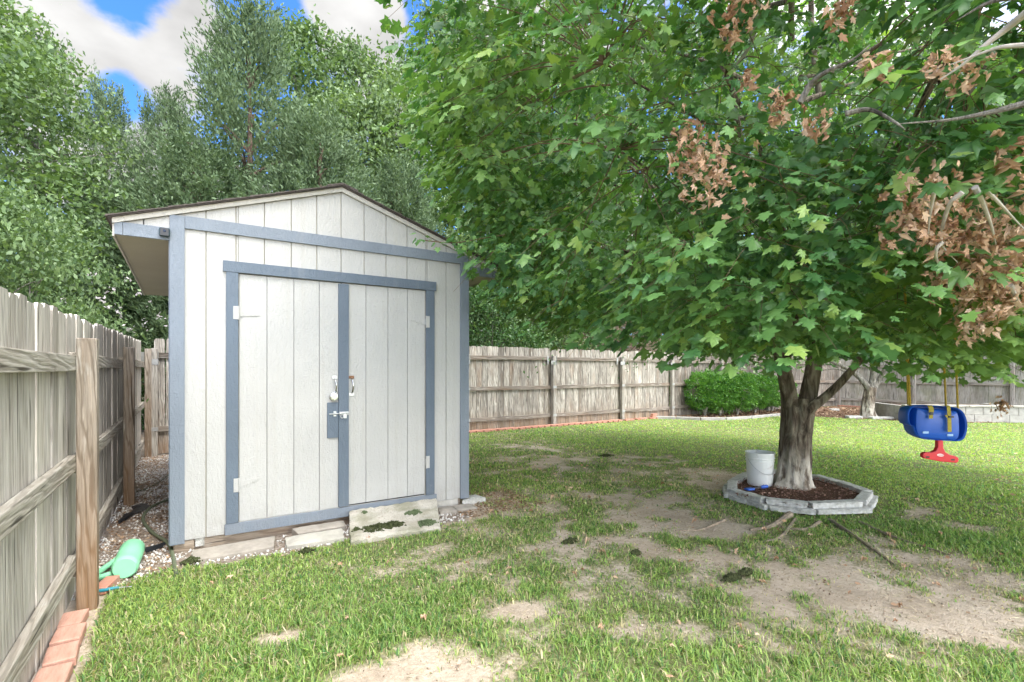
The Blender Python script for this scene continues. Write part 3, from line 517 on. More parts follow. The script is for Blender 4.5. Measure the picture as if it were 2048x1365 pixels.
pull(1.107, 1.160, 1.305, dl); pull(1.252, 1.150, 1.305, dr, rust=True)
b = MB(); Mx = Matrix.Translation((1.095, SY0-.026, 1.135))@Matrix.Rotation(math.pi/2, 4, 'X'); b.lathe([(.0001, -.014), (.029, -.014), (.036, -.009), (.036, .009), (.031, .014), (.022, .0145), (.021, .0125), (.0001, .0125)], 28, Mx)
pl = b.build('padlock', M_chrome, smooth=True); tag(pl, 'round silver disc padlock hanging from the left door handle', 'padlock')
b = MB(); b.tube(curve([(1.112, SY0-.026, 1.160), (1.122, SY0-.028, 1.178), (1.110, SY0-.028, 1.186), (1.098, SY0-.028, 1.17)], 5), .0045, 8); b.build('shackle', M_chrome, pl, smooth=True)
b = MB(); b.box(1.095, 1.118, SY0-.018, SY0-.0135, .965, 1.010); b.box(1.143, 1.222, SY0-.0245, SY0-.0205, .972, 1.003); b.box(1.180, 1.205, SY0-.0265, SY0-.0205, .945, .975); b.tube([(1.055, SY0-.034, .988), (1.215, SY0-.034, .990)], .0045, 8)
for q in (1.107, 1.150, 1.208): b.tube([(q-.008, SY0-.034, .989), (q+.008, SY0-.034, .989)], .010, 10)
b.tube(curve([(1.163, SY0-.034, .985), (1.150, SY0-.040, .965), (1.160, SY0-.040, .948), (1.172, SY0-.040, .958), (1.172, SY0-.036, .985)], 4), .0035, 8); bS(b, 'slide_bolt', M_steel, dr, smooth=True)
# skid / foundation
b = MB(); b.box(SX0+.04, SX1-.06, SY0+.035, SY0+.09, .0, .084); bS(b, 'skid', M_skid); b = MB(); b.box(SX0+.012, SX0+.14, SY0+.004, SY0+.1, 0, .078); bS(b, 'skid_block', M_skid, bevel=.004); b = MB(); b.box(SX0+.15, SX0+.21, SY0+.015, SY0+.034, .02, .083); bS(b, 'skid_block', M_block); b = MB(); b.box(SX1-.62, SX1-.10, SY0+.006, SY0+.034, .005, .082); bS(b, 'sill_strip', M_fascia); b = MB(); b.box(SX0+.1, SX1-.1, SY1-.1, SY1-.04, 0, .084); bS(b, 'skid', M_skid)

# security camera
sc = empty('security_camera', (-.112, SY0-.016, 2.378)); tag(sc, 'small black square security camera under the left eave', 'camera')
b = MB(); b.box(-.034, .034, -.040, -.008, -.033, .033); b.build('camera_body', simple('camera_shell', (.02, .045, .055), .4, .5), sc, bevel=.012)
b = MB(); b.box(-.026, .026, -.0425, -.0402, -.028, .028); b.build('front_panel', M_black, sc, bevel=.001); b = MB(); b.lathe([(.0001, .004), (.008, .004), (.010, 0)], 20, Matrix.Translation((0, -.0427, .006))@Matrix.Rotation(math.pi/2, 4, 'X')); b.build('lens', simple('lens_glass', (.01, .01, .012), .08, .8), sc, smooth=True)
b = MB(); b.box(-.01, .01, -.009, -.0005, -.012, .012); b.build('mount', M_black, sc)

# step slab, pavers
def rough_slab(name, P, z0, z1, mat, n=14, amp=.004, label=None, cat=None, group=None, bevel=.012, rough=.012):
    P = [np.array(p, float) for p in P]; vs = []; fs = []      # P: 4 top corners (x,y,z) ccw
    for i in range(n+1):
        for j in range(n+1):
            u, v = i/n, j/n; p = P[0]*(1-u)*(1-v)+P[1]*u*(1-v)+P[2]*u*v+P[3]*(1-u)*v; e = min(u, v, 1-u, 1-v); q = p.copy(); q[2] += (random.random()-.5)*amp-(.010 if e < 1e-6 else 0)
            c = sum(P)/4
            if e < 1e-6: q[:2] += (q[:2]-c[:2])*random.uniform(-rough, .008)
            vs.append(q)
    N = n+1; fs = [(i*N+j, (i+1)*N+j, (i+1)*N+j+1, i*N+j+1) for i in range(n) for j in range(n)]
    ring = [i*N for i in range(N)]+[n*N+j for j in range(1, N)]+[i*N+n for i in range(n-1, -1, -1)]+[j for j in range(n-1, 0, -1)]; b0 = len(vs)
    for r in ring: q = vs[r].copy(); q[2] = z0; q[:2] += np.random.default_rng(r).normal(size=2)*.002; vs.append(q)
    m = len(ring); fs += [(ring[k], b0+k, b0+(k+1) % m, ring[(k+1) % m]) for k in range(m)]
    fs = [tuple(reversed(f)) for f in fs[n*n:]] and fs
    b = MB(); b.add(vs, fs); o = b.build(name, mat, smooth=True)
    if label: tag(o, label, cat, group)
    return o
a = Mt('step_concrete'); n1 = a.noise(6, detail=8, rough=.65); n2 = a.noise(70, detail=5, rough=.7); n3 = a.noise(3.2, detail=5)
c = a.ramp(n1, [(.3, (.40, .36, .29)), (.6, (.56, .52, .44))]); c = a.mix(a.rng(n2, .5, .68, 0, .7), c, (.26, .23, .18)); c = a.mix(a.rng(n3, .50, .64, 0, .7), c, (.25, .245, .16)); a.col(c); a.bump(n2, 1, .008); M_step = a.set(.95, .1)
slab = rough_slab('concrete_step', [(1.09, 3.97, .045), (1.84, 3.93, .035), (2.06, 4.50, .135), (1.22, 4.50, .14)], -.02, 0, M_step, n=26, amp=.014, rough=.03, label='sloping concrete slab step in front of the shed doors with moss along its lower edge', cat='step')
def mossy(name, x, y, z, r, n, mat, label=None, parent=None, nrm=None):
    k = int(n); rr = np.sqrt(rng.random(k))*r; th = rng.random(k)*6.28; el = .15+1.0*fbm(np.cos(th)*3, np.sin(th)*3, 2.2, int(x*50) % 30, 3); X = rr*np.cos(th)*el*1.5; Y = rr*np.sin(th)*el*.8
    P = np.stack([X+x, Y+y, z+.006+rng.random(k)*.036*(1-rr/r)+((Y)*.17 if nrm else 0)], -1); me = instmesh(name, OCT, OCF, P, rrot(k), .004+rng.random(k)*.010)
    o = link(name, me, mat, parent)
    if label: tag(o, label, 'moss')
    return o
for (x, y, z, r, n, m, l) in [(1.33, 4.10, .058, .11, 700, M_moss, 'dark moss clump left of centre on the slab lower edge'), (1.46, 4.10, .06, .10, 600, M_moss, 'dark moss clump right of centre on the slab lower edge'), (1.18, 4.13, .06, .035, 120, M_moss, 'small round moss tuft at the left end of the slab moss'), (1.72, 4.25, .085, .075, 350, M_gmoss, 'olive moss patch near the right side of the slab'), (1.75, 4.03, .05, .08, 350, M_gmoss, 'pale green moss patch at the slab lower right'), (1.33, 4.40, .11, .03, 90, M_gmoss, 'tiny moss spot near the upper left of the slab')]:
    mossy('moss_patch', x, y, z, r, n, m, l, nrm=1)
rough_slab('concrete_paver', [(.06, 4.20, .035), (.58, 4.20, .035), (.62, 4.44, .045), (.06, 4.44, .04)], -.02, 0, M_paver, n=8, label='flat grey paver at the left under the shed wall', cat='paver')
rough_slab('concrete_paver', [(.78, 4.36, .055), (1.16, 4.36, .055), (1.18, 4.51, .06), (.76, 4.51, .06)], -.02, 0, M_paver, n=8, label='grooved grey paver against the shed left of the step', cat='paver')
rough_slab('concrete_paver', [(.66, 4.14, .04), (1.08, 4.10, .04), (1.12, 4.33, .05), (.68, 4.34, .05)], -.02, 0, M_conc, n=8, label='rough pale stone slab lying below the grooved paver', cat='paver')
rough_slab('concrete_paver', [(2.02, 4.33, .035), (2.20, 4.33, .035), (2.22, 4.50, .04), (2.08, 4.50, .04)], -.02, 0, M_paver, n=6, label='grey paver touching the right side of the step', cat='paver')
rough_slab('concrete_paver', [(2.21, 4.33, .035), (2.42, 4.33, .03), (2.42, 4.49, .035), (2.23, 4.50, .04)], -.02, 0, M_paver, n=6, label='grey paver beneath the right shed corner', cat='paver')
rough_slab('concrete_block', [(2.34, 4.50, .07), (2.62, 4.52, .06), (2.60, 4.68, .06), (2.44, 4.66, .07)], -.02, 0, M_block, n=6, label='pale concrete block poking out at the right shed corner', cat='block')
# moss / dark clumps lying in the lawn
for (px, py, r, l) in [(383, 1128, .06, 'dark moss clump in the grass by the left shed corner'), (300, 1250, .0, ''), (1212, 914, .12, 'dark clump on the lawn far beyond the shed'), (1140, 1088, .07, 'dark clump in the lawn in front of the bare soil'), (1272, 1112, .045, 'small dark clump on the edge of the bare soil'), (1462, 1162, .07, 'dark clump on the bare soil in front of the maple'), (1492, 1150, .06, 'twisted dark clump beside another on the bare soil'), (612, 1108, .05, 'dark moss clump in the grass below the pale stone slab')]:
    if r: p = gp(px, py); mossy('moss_clump', p[0], p[1], .012, r, 400, M_moss, l)

# ------------------------------------------------------------------ watering jug, trowel, hose, black sheet
wc = empty('watering_can', tuple(gp(256, 1142)), math.radians(88)); wc.scale = (.88, .88, .88); tag(wc, 'light green plastic watering can lying on its side on the gravel', 'watering can')
b = MB(); b.lathe([(.0001, -.20), (.07, -.20), (.083, -.18), (.085, -.15), (.080, .0), (.085, .02), (.085, .27), (.078, .29), (.055, .295), (.05, .29), (.07, .28), (.076, .26)], 28, Matrix.Translation((0, 0, .085))@Matrix.Rotation(math.pi/2, 4, 'Y')@Matrix.Scale(1.0, 4)); b.build('can_body', M_plast_g, wc, smooth=True)
b = MB(); hp = [(-.155, .075), (-.15, .17), (-.06, .19), (.05, .10)]
b.tube(curve([(-.15, .06, .05), (-.14, .15, .03), (-.08, .185, .03), (.02, .15, .04), (.14, .07, .07)], 6), .022, 10); b.build('handle', M_plast_g, wc, smooth=True)
tr = empty('garden_trowel', tuple(gp(213, 1184, .02)), -.3); tag(tr, 'small teal handled garden tool in the grass behind the near post', 'garden tool'); b = MB(); b.tube([(-.06, 0, .01), (-.02, 0, .012), (.03, .01, .012), (.06, .015, .012)], [.008, .011, .010, .008], 10); b.build('handle', M_teal, tr, smooth=True); b = MB(); b.tube([(.06, .015, .012), (.12, .03, .006)], .004, 8); b.build('shaft', M_steel, tr)
b = MB(); b.tube(curve([gp(352, 1150, .012), gp(345, 1110, .014), gp(335, 1086, .016), gp(305, 1066, .016), gp(288, 1045, .016), gp(288, 1030, .016), gp(305, 1013, .016), gp(335, 1000, .016), gp(352, 990, .014)], 6), .0135, 10); tag(b.build('garden_hose', M_hose, smooth=True), 'thick green garden hose curving over the gravel by the shed', 'hose')
b = MB(); b.tube(curve([gp(338, 950, .01), gp(322, 962, .012), gp(300, 975, .01), gp(272, 985, .008)], 6), .006, 8); tag(b.build('garden_hose', M_hose, smooth=True), 'thin dark hose end further back in the side passage', 'hose')
def sheet(pts, label):
    P = [gp(*p, .014) for p in pts]; n = len(P); c = sum(P)/n; vs = [c+np.array([0, 0, .008])]+[p+np.array([0, 0, random.uniform(-.006, .012)]) for p in P]; b = MB(); b.add(vs, [(0, 1+(i+1) % n, 1+i) for i in range(n)]); b.v += [(v[0], v[1], v[2]-.003) for v in b.v]; m = n+1; b.f += [tuple(reversed([i+m for i in f])) for f in b.f]; b.mi *= 2; tag(b.build('black_sheet', M_fabric), label, 'landscape fabric')
sheet([(236, 1042), (250, 1028), (262, 1024), (282, 1008), (296, 1008), (290, 1020), (268, 1030), (250, 1040), (238, 1048)], 'torn black fabric showing through the gravel behind the post'); sheet([(288, 1098), (300, 1092), (318, 1086), (332, 1084), (330, 1092), (310, 1100), (292, 1107)], 'torn black fabric strip beside the shed corner')
sheet([(262, 1012), (284, 1006), (300, 1012), (286, 1022), (268, 1020)], 'small black fabric flap next to the middle fence post')

# ------------------------------------------------------------------ stone ring
def arcring():
    pts = [gp(*p)[:2] for p in [(1462, 996), (1530, 1016), (1618, 1026), (1722, 1022), (1738, 1000), (1686, 980), (1632, 966), (1545, 955), (1492, 962), (1462, 978)]]
    return pts
RP = arcring(); k = 0
names = ['left front', 'second front', 'third front', 'right front corner', 'right', 'back right', 'back', 'back left behind the bucket', 'far left back', 'far left']
for i in range(len(RP)):
    A = np.array(RP[i]); B = np.array(RP[(i+1) % len(RP)]); L = np.linalg.norm(B-A); rz = math.atan2(B[1]-A[1], B[0]-A[0]); m = (A+B)/2
    for lvl in range(2):
        cdir = unit(m-np.array([TX, TY])); off = cdir*(.03 if lvl == 0 else -.012); ux = unit(B-A); o = m+off+ux*(.05 if lvl == 0 else 0)
        bb = MB(); hw = L/2-.012 + (.016 if lvl == 0 else .0); n = 10; z0, z1 = (0.0, .045) if lvl == 0 else (.0465, .098); w = .052
        vs = []
        for q in range(n+1):
            x = -hw+2*hw*q/n
            for (yy, zz) in ((-w, z0), (-w+.004, (z0+z1)/2), (-w, z1-.006), (-w+.008, z1), (w-.008, z1), (w, z1-.006), (w, z0)): vs.append((x+(random.gauss(0, .003) if q in (0, n) else 0), yy+random.gauss(0, .0035), zz+random.gauss(0, .002)*(zz > z0)))
        fs = [(7*q+j, 7*q+(j+1) % 7, 7*q+7+(j+1) % 7, 7*q+7+j) for q in range(n) for j in range(7)]; fs += [tuple(range(6, -1, -1)), tuple(7*n+j for j in range(7))]; bb.add(vs, fs)
        ob = bb.build('edging_stone', M_block); ob.location = (o[0], o[1], gh(np.array(o[0]), np.array(o[1]))*0); ob.rotation_euler = (random.gauss(0, .02), random.gauss(0, .012), rz+random.gauss(0, .03))
        tag(ob, f'pale split stone at the {names[i]} of the tree ring, '+('lower course' if lvl == 0 else 'upper course'), 'stone', 'edging stones around the maple')
# mound of soil inside the ring
b = MB(); n = 40; vs = [(TX, TY, .085)]; cen = np.mean([np.array(p) for p in RP], 0)
for r_ in (.35, .7, .985):
    for p in [RP[i] for i in range(len(RP))]:
        q = cen+(np.array(p)-cen)*r_; vs.append((q[0], q[1], .075-.02*r_+random.uniform(-.006, .006)))
vs[0] = (cen[0], cen[1], .08); m = len(RP); fs = [(0, 1+i, 1+(i+1) % m) for i in range(m)]+[(1+r_*m+i, 1+(r_+1)*m+i, 1+(r_+1)*m+(i+1) % m, 1+r_*m+(i+1) % m) for r_ in range(2) for i in range(m)]; b.add(vs, fs)
tag(b.build('soil_bed', simple('mulch_soil', (.13, .07, .045), .95, .1, var=.5, vs=30, bump=1, bs=80, bd=.02), smooth=True), kind='structure')
bpy.data.objects['mulch'].location.z = .058

# ------------------------------------------------------------------ bucket, blue scoop
bp = gp(1520, 968, .07); bu = empty('bucket', (bp[0], bp[1], .062)); tag(bu, 'white plastic bucket with stained side standing inside the stone ring', 'bucket')
a = Mt('bucket_plastic'); n = a.noise(9, detail=7, rough=.7); a.col(a.mix(a.rng(n, .60, .70, 0, .8), (.83, .84, .81), (.5, .45, .38))); M_bk = a.set(.35, .5)
b = MB(); b.lathe([(.0001, 0), (.128, 0), (.133, .006), (.146, .275), (.153, .277), (.153, .283), (.147, .285), (.148, .305), (.156, .307), (.156, .313), (.149, .315), (.150, .362), (.156, .364), (.156, .372), (.146, .372), (.145, .3), (.130, .012), (.0001, .012)], 48); b.build('bucket_body', M_bk, bu, smooth=True)
b = MB(); th = [math.radians(t) for t in np.linspace(160, 330, 18)]
b.tube([(.159*math.cos(t), .159*math.sin(t), .300-.16*math.sin((t-th[0])/(th[-1]-th[0])*math.pi)) for t in th], .0022, 6); b.build('wire_handle', M_steel, bu, smooth=True)
p = gp(1512, 978, .085); sc2 = empty('hand_shovel', (p[0], p[1], .078), math.radians(-12)); tag(sc2, 'blue plastic hand tool with black grip lying before the white bucket', 'garden tool')
b = MB(); b.box(-.14, -.04, -.032, .032, 0, .022); b.build('blade', M_pb, sc2, bevel=.01); b = MB(); b.tube([(-.045, 0, .012), (0, 0, .018), (.07, 0, .018)], [.010, .012, .010], 10); b.build('grip', M_black, sc2, smooth=True); b = MB(); b.tube([(.068, 0, .018), (.10, 0, .02), (.16, 0, .02)], [.012, .02, .017], 12); b.build('handle_end', M_pb, sc2, smooth=True)

# ------------------------------------------------------------------ swing
DS = 3.65
def sw(x, y, dd=0): return pw(x, y, DS+dd)
SWC = pw(1869, 845, DS); sr = empty('toddler_swing', tuple(SWC), -YAW-.05); tag(sr, 'blue toddler swing with red T bar hanging from the maple on yellow ropes', 'swing')
kS = DS/FX
def L2(x, y, dd=0.): return ((x-1869)*kS, dd, (845-y)*kS)          # local: x right, y away, z up
def outline(cx, cy, w, h, r1, r2, n=10):                            # rounded trapezoid-like, px
    pts = []
    for (sx, sy, r) in ((1, -1, r1), (-1, -1, r1), (-1, 1, r2), (1, 1, r2)):
        c = (cx+sx*(w-r), cy+sy*(h-r)); a0 = {(1, -1): -90, (-1, -1): 180, (-1, 1): 90, (1, 1): 0}[(sx, sy)]
        rngs = np.linspace(0, 90, n); rngs = (a0+rngs) if (sx, sy) in ((1, -1), ) else rngs
        arr = {(1, -1): np.linspace(0, -90, n), (-1, -1): np.linspace(-90, -180, n), (-1, 1): np.linspace(180, 90, n), (1, 1): np.linspace(90, 0, n)}[(sx, sy)]
        for t in arr: pts.append((c[0]+r*math.cos(math.radians(t)), c[1]+r*math.sin(math.radians(t))))
    return pts
def shell(b, rings, close_end=True):     # rings: list of (outline pts px, depth)
    n = len(rings[0][0]); vs = [L2(p[0], p[1], dd) for (pts, dd) in rings for p in pts]; fs = [(i*n+k, i*n+(k+1) % n, (i+1)*n+(k+1) % n, (i+1)*n+k) for i in range(len(rings)-1) for k in range(n)]
    if close_end: fs.append(tuple((len(rings)-1)*n+k for k in range(n)))
    b.add(vs, fs)
def closed(P, k=4):
    P = [np.array((1780+x/5.687, 700+y/5.687)) for x, y in P]; n = len(P); o = []
    for i in range(n):
        a_, b_, c_, d_ = P[i-1], P[i], P[(i+1) % n], P[(i+2) % n]
        for q in range(k):
            t = q/k; o.append(.5*(2*b_+(c_-a_)*t+(2*a_-5*b_+4*c_-d_)*t*t+(3*b_-a_-3*c_+d_)*t**3))
    return np.array(o)
def sc_(P, f, dy=0): c = P.mean(0); return c+(P-c)*f+[0, dy]
OUT = closed([(215, 650), (188, 710), (185, 800), (205, 850), (240, 866), (262, 930), (300, 985), (360, 1012), (500, 1025), (640, 1032), (740, 1034), (800, 1008), (832, 930), (838, 850), (828, 780), (798, 710), (750, 668), (690, 650), (500, 632), (370, 625), (270, 630)])
PAN = closed([(275, 675), (264, 800), (268, 900), (292, 970), (350, 1003), (500, 1016), (600, 1022), (690, 1024), (732, 1000), (748, 930), (745, 800), (730, 720), (700, 690), (500, 670), (300, 658)])
b = MB(); shell(b, [(sc_(OUT, .90), .10), (sc_(OUT, .97), .05), (OUT, .0), (OUT, -.02), (sc_(OUT, .975), -.027), (sc_(OUT, .93), -.02), (sc_(OUT, .90), .05)]); b.build('seat_shell', M_pb, sr, smooth=True)
b = MB(); shell(b, [(sc_(PAN, 1.), .045), (sc_(PAN, .99), -.012), (sc_(PAN, .96), -.028), (sc_(PAN, .88), -.036), (sc_(PAN, .5), -.043)]); b.build('backrest_panel', M_pb, sr, smooth=True)
b = MB(); T = [(-5, 0), (5, 0), (5.5, 14), (9, 22), (17, 27), (31, 30), (35, 33), (35, 40), (31, 43), (0, 42), (-31, 38), (-35, 34), (-34, 28), (-29, 25), (-17, 25), (-9, 21), (-5.5, 14)]
T = [(1874+p[0]*.98, 880+p[1]+p[0]*.05) for p in T]; n = len(T); vs = [L2(x, y, .0) for x, y in T]+[L2(x, y, -.035) for x, y in T]; b.add(vs, [tuple(range(n)), tuple(range(2*n-1, n-1, -1))]+[((i+1) % n, i, n+i, n+(i+1) % n) for i in range(n)]); tb = b.build('t_bar', M_red, sr, bevel=.006)
b = MB(); E = [(1873+6.5*math.cos(t), 909+2.6*math.sin(t)+.4*math.cos(t)) for t in np.linspace(0, 2*math.pi, 25)[:-1]]; n = len(E); b.add([L2(x, y, -.0365) for x, y in E]+[L2(x, y, -.034) for x, y in E], [tuple(range(n-1, -1, -1))]+[(i, (i+1) % n, n+(i+1) % n, n+i) for i in range(n)]); b.build('emblem', M_white, tb)
b = MB()
for q in range(5):
    x = 1869+q*2; b.box(*sorted((L2(x, 0)[0], L2(x+1.2, 0)[0])), -.0378, -.0366, L2(0, 909.9)[2], L2(0, 908.1)[2])
b.build('emblem_lettering', M_red, tb)
for x0, y0 in ((1848, 913), (1896, 918)):
    b = MB(); b.box(*sorted((L2(x0-3, 0)[0], L2(x0+4, 0)[0])), -.0362, -.0345, L2(0, y0+1.5)[2], L2(0, y0-1.5)[2]); b.build('slot', M_black, tb)
for x0, x1, y0, y1 in ((1838, 1848.5, 862, 866), (1884, 1895, 867, 871)):
    b = MB(); b.box(L2(x0, 0)[0], L2(x1, 0)[0], -.0450, -.028, L2(0, y1)[2], L2(0, y0)[2]); b.build('sticker', M_stick, sr)
def strap(pts, w=.018):
    b = MB(); P = curve(pts, 5); vs = []
    for p in P: vs += [(p[0]-w/2, p[1], p[2]), (p[0]+w/2, p[1], p[2]), (p[0]-w/2, p[1]-.003, p[2]), (p[0]+w/2, p[1]-.003, p[2])]
    fs = []
    for i in range(len(P)-1):
        a0, b0 = 4*i, 4*i+4; fs += [(a0+1, a0, b0, b0+1), (a0+2, a0+3, b0+3, b0+2), (a0, a0+2, b0+2, b0), (a0+3, a0+1, b0+1, b0+3)]
    b.add(vs, fs); b.build('strap', M_yel, sr)
strap([L2(1884, 812, .0), L2(1884, 811, -.045), L2(1884, 822, -.058), L2(1884, 845, -.062), L2(1883.5, 862, -.066)], .026); strap([L2(1877, 829, -.066), L2(1882, 836, -.070)], .02); strap([L2(1850, 812, .0), L2(1850, 811, -.045), L2(1851, 818, -.056), L2(1850, 824, -.06)], .034); strap([L2(1849, 829, -.062), L2(1848.5, 836, -.064)], .026)
b = MB(); b.box(L2(1880, 0)[0], L2(1889, 0)[0], -.080, -.070, L2(0, 834)[2], L2(0, 830.5)[2]); b.build('buckle', M_black, sr); b = MB(); b.box(L2(1847, 0)[0], L2(1853, 0)[0], -.068, -.060, L2(0, 829)[2], L2(0, 823)[2]); b.build('buckle', M_black, sr)
for (x0, x1, dd, y1) in ((1828, 1827, .03, 812), (1834, 1836, .08, 812), (1908, 1909, .08, 815), (1921, 1921, .03, 835)):
    b = MB(); p0 = L2(x0, y1, dd); top_ = L2(x1, 560, dd+.05); pts = [np.array(p0)+(np.array(top_)-np.array(p0))*t for t in np.linspace(0, 1, 8)]; b.tube(pts, .0065, 8); b.build('rope', M_rope, sr, smooth=True)

# ------------------------------------------------------------------ maple in the yard
def prof(z): return np.interp(z, [1.25, 1.45, 1.7, 2.1, 2.7, 3.6, 4.8, 6, 7.2, 8.2, 8.9], [1.2, 2.5, 3.15, 3.55, 3.85, 4.15, 4.15, 3.75, 2.9, 1.6, .1])
def rad_mod(th, z): return 1+.07*np.sin(3*th+1.1+z*.7)+.06*np.sin(5*th+z*1.9)+.04*np.sin(9*th-z*3)
def inside(p):
    dx, dy = p[0]-TX, p[1]-TY; th = math.atan2(dy, dx); return math.hypot(dx, dy) < prof(p[2])*rad_mod(th, p[2]) and p[2] > 1.25
def surf(x, y, back=0.):
    d = 1.3
    while d < 9 and not inside(pw(x, y, d)): d += .04
    return pw(x, y, min(d, 5.0)+back)
mt = empty('maple_tree', (TX, TY, 0)); tag(mt, 'large spreading maple with broad green leaves and dark trunk in the stone ring', 'tree')
def loc(p): return (p[0]-TX, p[1]-TY, p[2])
def fl(g, t, p):
    z = p.z; r = 1+.05*math.sin(g*7+z*2.3)+.035*math.sin(g*13-z*5)+.03*(random.random()-.5)
    return r
D0 = 5.65
def P3(x, y, dd=0): return loc(pw(x, y, D0+dd))
b = MB(); cl = curve([(0, 0, -.06), (0, 0, .04), P3(1588, 940), P3(1590, 880), P3(1594, 830), P3(1592, 800, .02)], 9); n = len(cl)
def fr(g, t, p):
    f = max(0, (.22-p.z)/.25); return fl(g, t, p)*(1+f*f*.45*(1+.7*math.sin(g*5+1)))
b.tube(cl, [float(np.interp(i/(n-1), [0, .15, .4, .6, .8, 1], [.205, .19, .162, .155, .165, .15])) for i in range(n)], 64, rf=fr); b.build('trunk', M_bark, mt, smooth=True)
for (pts, r0) in [([(1600, 1000), (1640, 1010), (1700, 1020)], .03), ([(1580, 1030), (1540, 1055), (1500, 1060)], .035), ([(1590, 1040), (1560, 1075), (1520, 1085)], .02), ([(1660, 1040), (1720, 1080), (1790, 1130)], .018), ([(1720, 1045), (1790, 1075), (1900, 1110)], .016), ([(1450, 1040), (1400, 1060), (1350, 1062)], .015), ([(1330, 975), (1290, 985), (1265, 1000)], .012), ([(1640, 1045), (1600, 1060), (1500, 1040)], .02)]:
    b = MB(); q = curve([loc(gp(*p, random.uniform(-.004, .006))) for p in pts], 6); b.tube(q, [r0*(1-.7*i/len(q)) for i in range(len(q))], 8); b.build('surface_root', M_root, mt, smooth=True)
stems = []
def stem(pts, r0, r1, name='limb', n=16, mat=None):
    q = curve(pts, 6); m = len(q); b = MB(); b.tube(q, [r0+(r1-r0)*(i/(m-1))**.8 for i in range(m)], n, rf=fl if r0 > .05 else None); b.build(name, mat or M_bark, mt, smooth=True); stems.append((np.array(q), r0, r1)); return q
sL = stem([P3(1588, 860, .0), P3(1577, 790, -.02), P3(1563, 720, -.05), P3(1545, 640, .1), P3(1530, 540, .3), P3(1500, 380, .6), (-.9, .3, 5.2), (-1., .4, 7.2)], .098, .02)
sR = stem([P3(1600, 860, .0), P3(1618, 780, .0), P3(1632, 700, 0), P3(1642, 600, .05), P3(1650, 450, .1), P3(1655, 300, .2), (.6, .1, 5.6), (.5, 0, 8.3)], .105, .02)
sB = stem([P3(1596, 870, -.06), P3(1615, 825, -.13), P3(1655, 790, -.15), P3(1690, 755, -.2), P3(1730, 700, -.3), P3(1790, 560, -.5), P3(1850, 380, -.8), P3(1930, 200, -1.0), P3(2040, 30, -1.2)], .062, .012)
stem([P3(1545, 700, -.05), P3(1520, 690, .0), P3(1500, 660, .1), P3(1440, 560, .2), P3(1350, 420, .3), P3(1220, 300, .4), P3(1080, 200, .3)], .05, .008)
stem([P3(1630, 730), P3(1670, 640, .4), P3(1720, 480, .9), P3(1800, 250, 1.3)], .06, .015)
stem([P3(1570, 730), P3(1590, 640, -.5), P3(1570, 480, -1.1), P3(1520, 300, -1.7), P3(1450, 150, -2.0)], .045, .01)
stem([P3(1640, 600), P3(1720, 480, -.8), P3(1800, 300, -1.6), P3(1880, 120, -2.1)], .045, .01)
for k in range(22):
    th = rng.random()*6.28; z0 = 1.9+rng.random()*4; R = prof(np.array(z0+.8))*.8; r_ = .25; e = (math.cos(th)*R, math.sin(th)*R, z0+.6+rng.random()*.9)
    stem([(math.cos(th)*.12, math.sin(th)*.12, z0), (math.cos(th+.1)*R*.4, math.sin(th+.1)*R*.4, z0+.5), e], .035, .006, n=8)
allp = np.concatenate([s[0] for s in stems]); 
# leaf sprays
n = 5400; zz = np.where(rng.random(n) < .78, 1.3+rng.random(n)*3.9, 5.2+rng.random(n)*3.5); th = rng.random(n)*2*math.pi; shell_ = np.clip(1-np.abs(rng.normal(size=n))*.20, .12, 1.04)
R = prof(zz)*rad_mod(th, zz)*shell_; C = np.stack([np.cos(th)*R, np.sin(th)*R, zz], -1)
w = (prof(zz)/4.15); k = rng.random(n) < np.clip(w*1.2, .1, 1); C = C[k]; th = th[k]; shell_ = shell_[k]; n = len(C)
# thin pockets so sky and boughs show through
pock = fbm(C[:, 0]*1.+C[:, 2]*.6, C[:, 1]+C[:, 2]*.8, .9, 70, 2); k = (pock > .37) | (rng.random(n) < .25); C = C[k]; th = th[k]; n = len(C)
n2_ = 620; z2 = 1.55+rng.random(n2_)*1.5; t2 = rng.random(n2_)*6.283; R2 = prof(z2)*(.22+.6*rng.random(n2_)); C = np.concatenate([C, np.stack([np.cos(t2)*R2, np.sin(t2)*R2, z2], -1)]); th = np.concatenate([th, t2]); n = len(C)
wp = C+np.array([TX, TY, 0]); dcam = np.linalg.norm(wp-np.array([0, 0, CH]), axis=1); k = dcam > 2.15
# keep the swing and the trunk below the crown visible
dl_ = wp@FW; pxs = CX+FX*(wp@RT)/np.maximum(dl_, .1); pys = HY-FX*(wp[:, 2]-CH)/np.maximum(dl_, .1)
limit = np.interp(pxs, [800, 930, 980, 1040, 1130, 1250, 1340, 1420, 1540, 1600, 1700, 1800, 1900, 2048], [150, 400, 540, 580, 630, 620, 655, 680, 680, 665, 670, 690, 700, 715]); k &= (pys < limit) | (dl_ < .5); C = C[k]; th = th[k]; wp = wp[k]; n = len(C)
print('sprays', n)
M1 = np.array([(0, 0), (.16, -.09), (.44, -.02), (.34, .16), (.70, .46), (.50, .50), (.30, .47), (.34, .68), (.13, .80), (0, 1.08)]); ML = np.array([(-x, y) for x, y in M1[1:-1][::-1]])
O = np.concatenate([M1, ML]); TV = np.concatenate([[(0, .36)], O]); zf = -.22*np.abs(TV[:, 0])-.18*TV[:, 1]**2+.08*np.sin(TV[:, 0]*9); zf[0] += .03; TV = np.column_stack([TV, zf]); TV[:, :2] *= .92; m = len(O); TF = np.array([[0, 1+i, 1+(i+1) % m] for i in range(m)])
PP = []; TT = []; NN = []; SS = []; tw = MB()
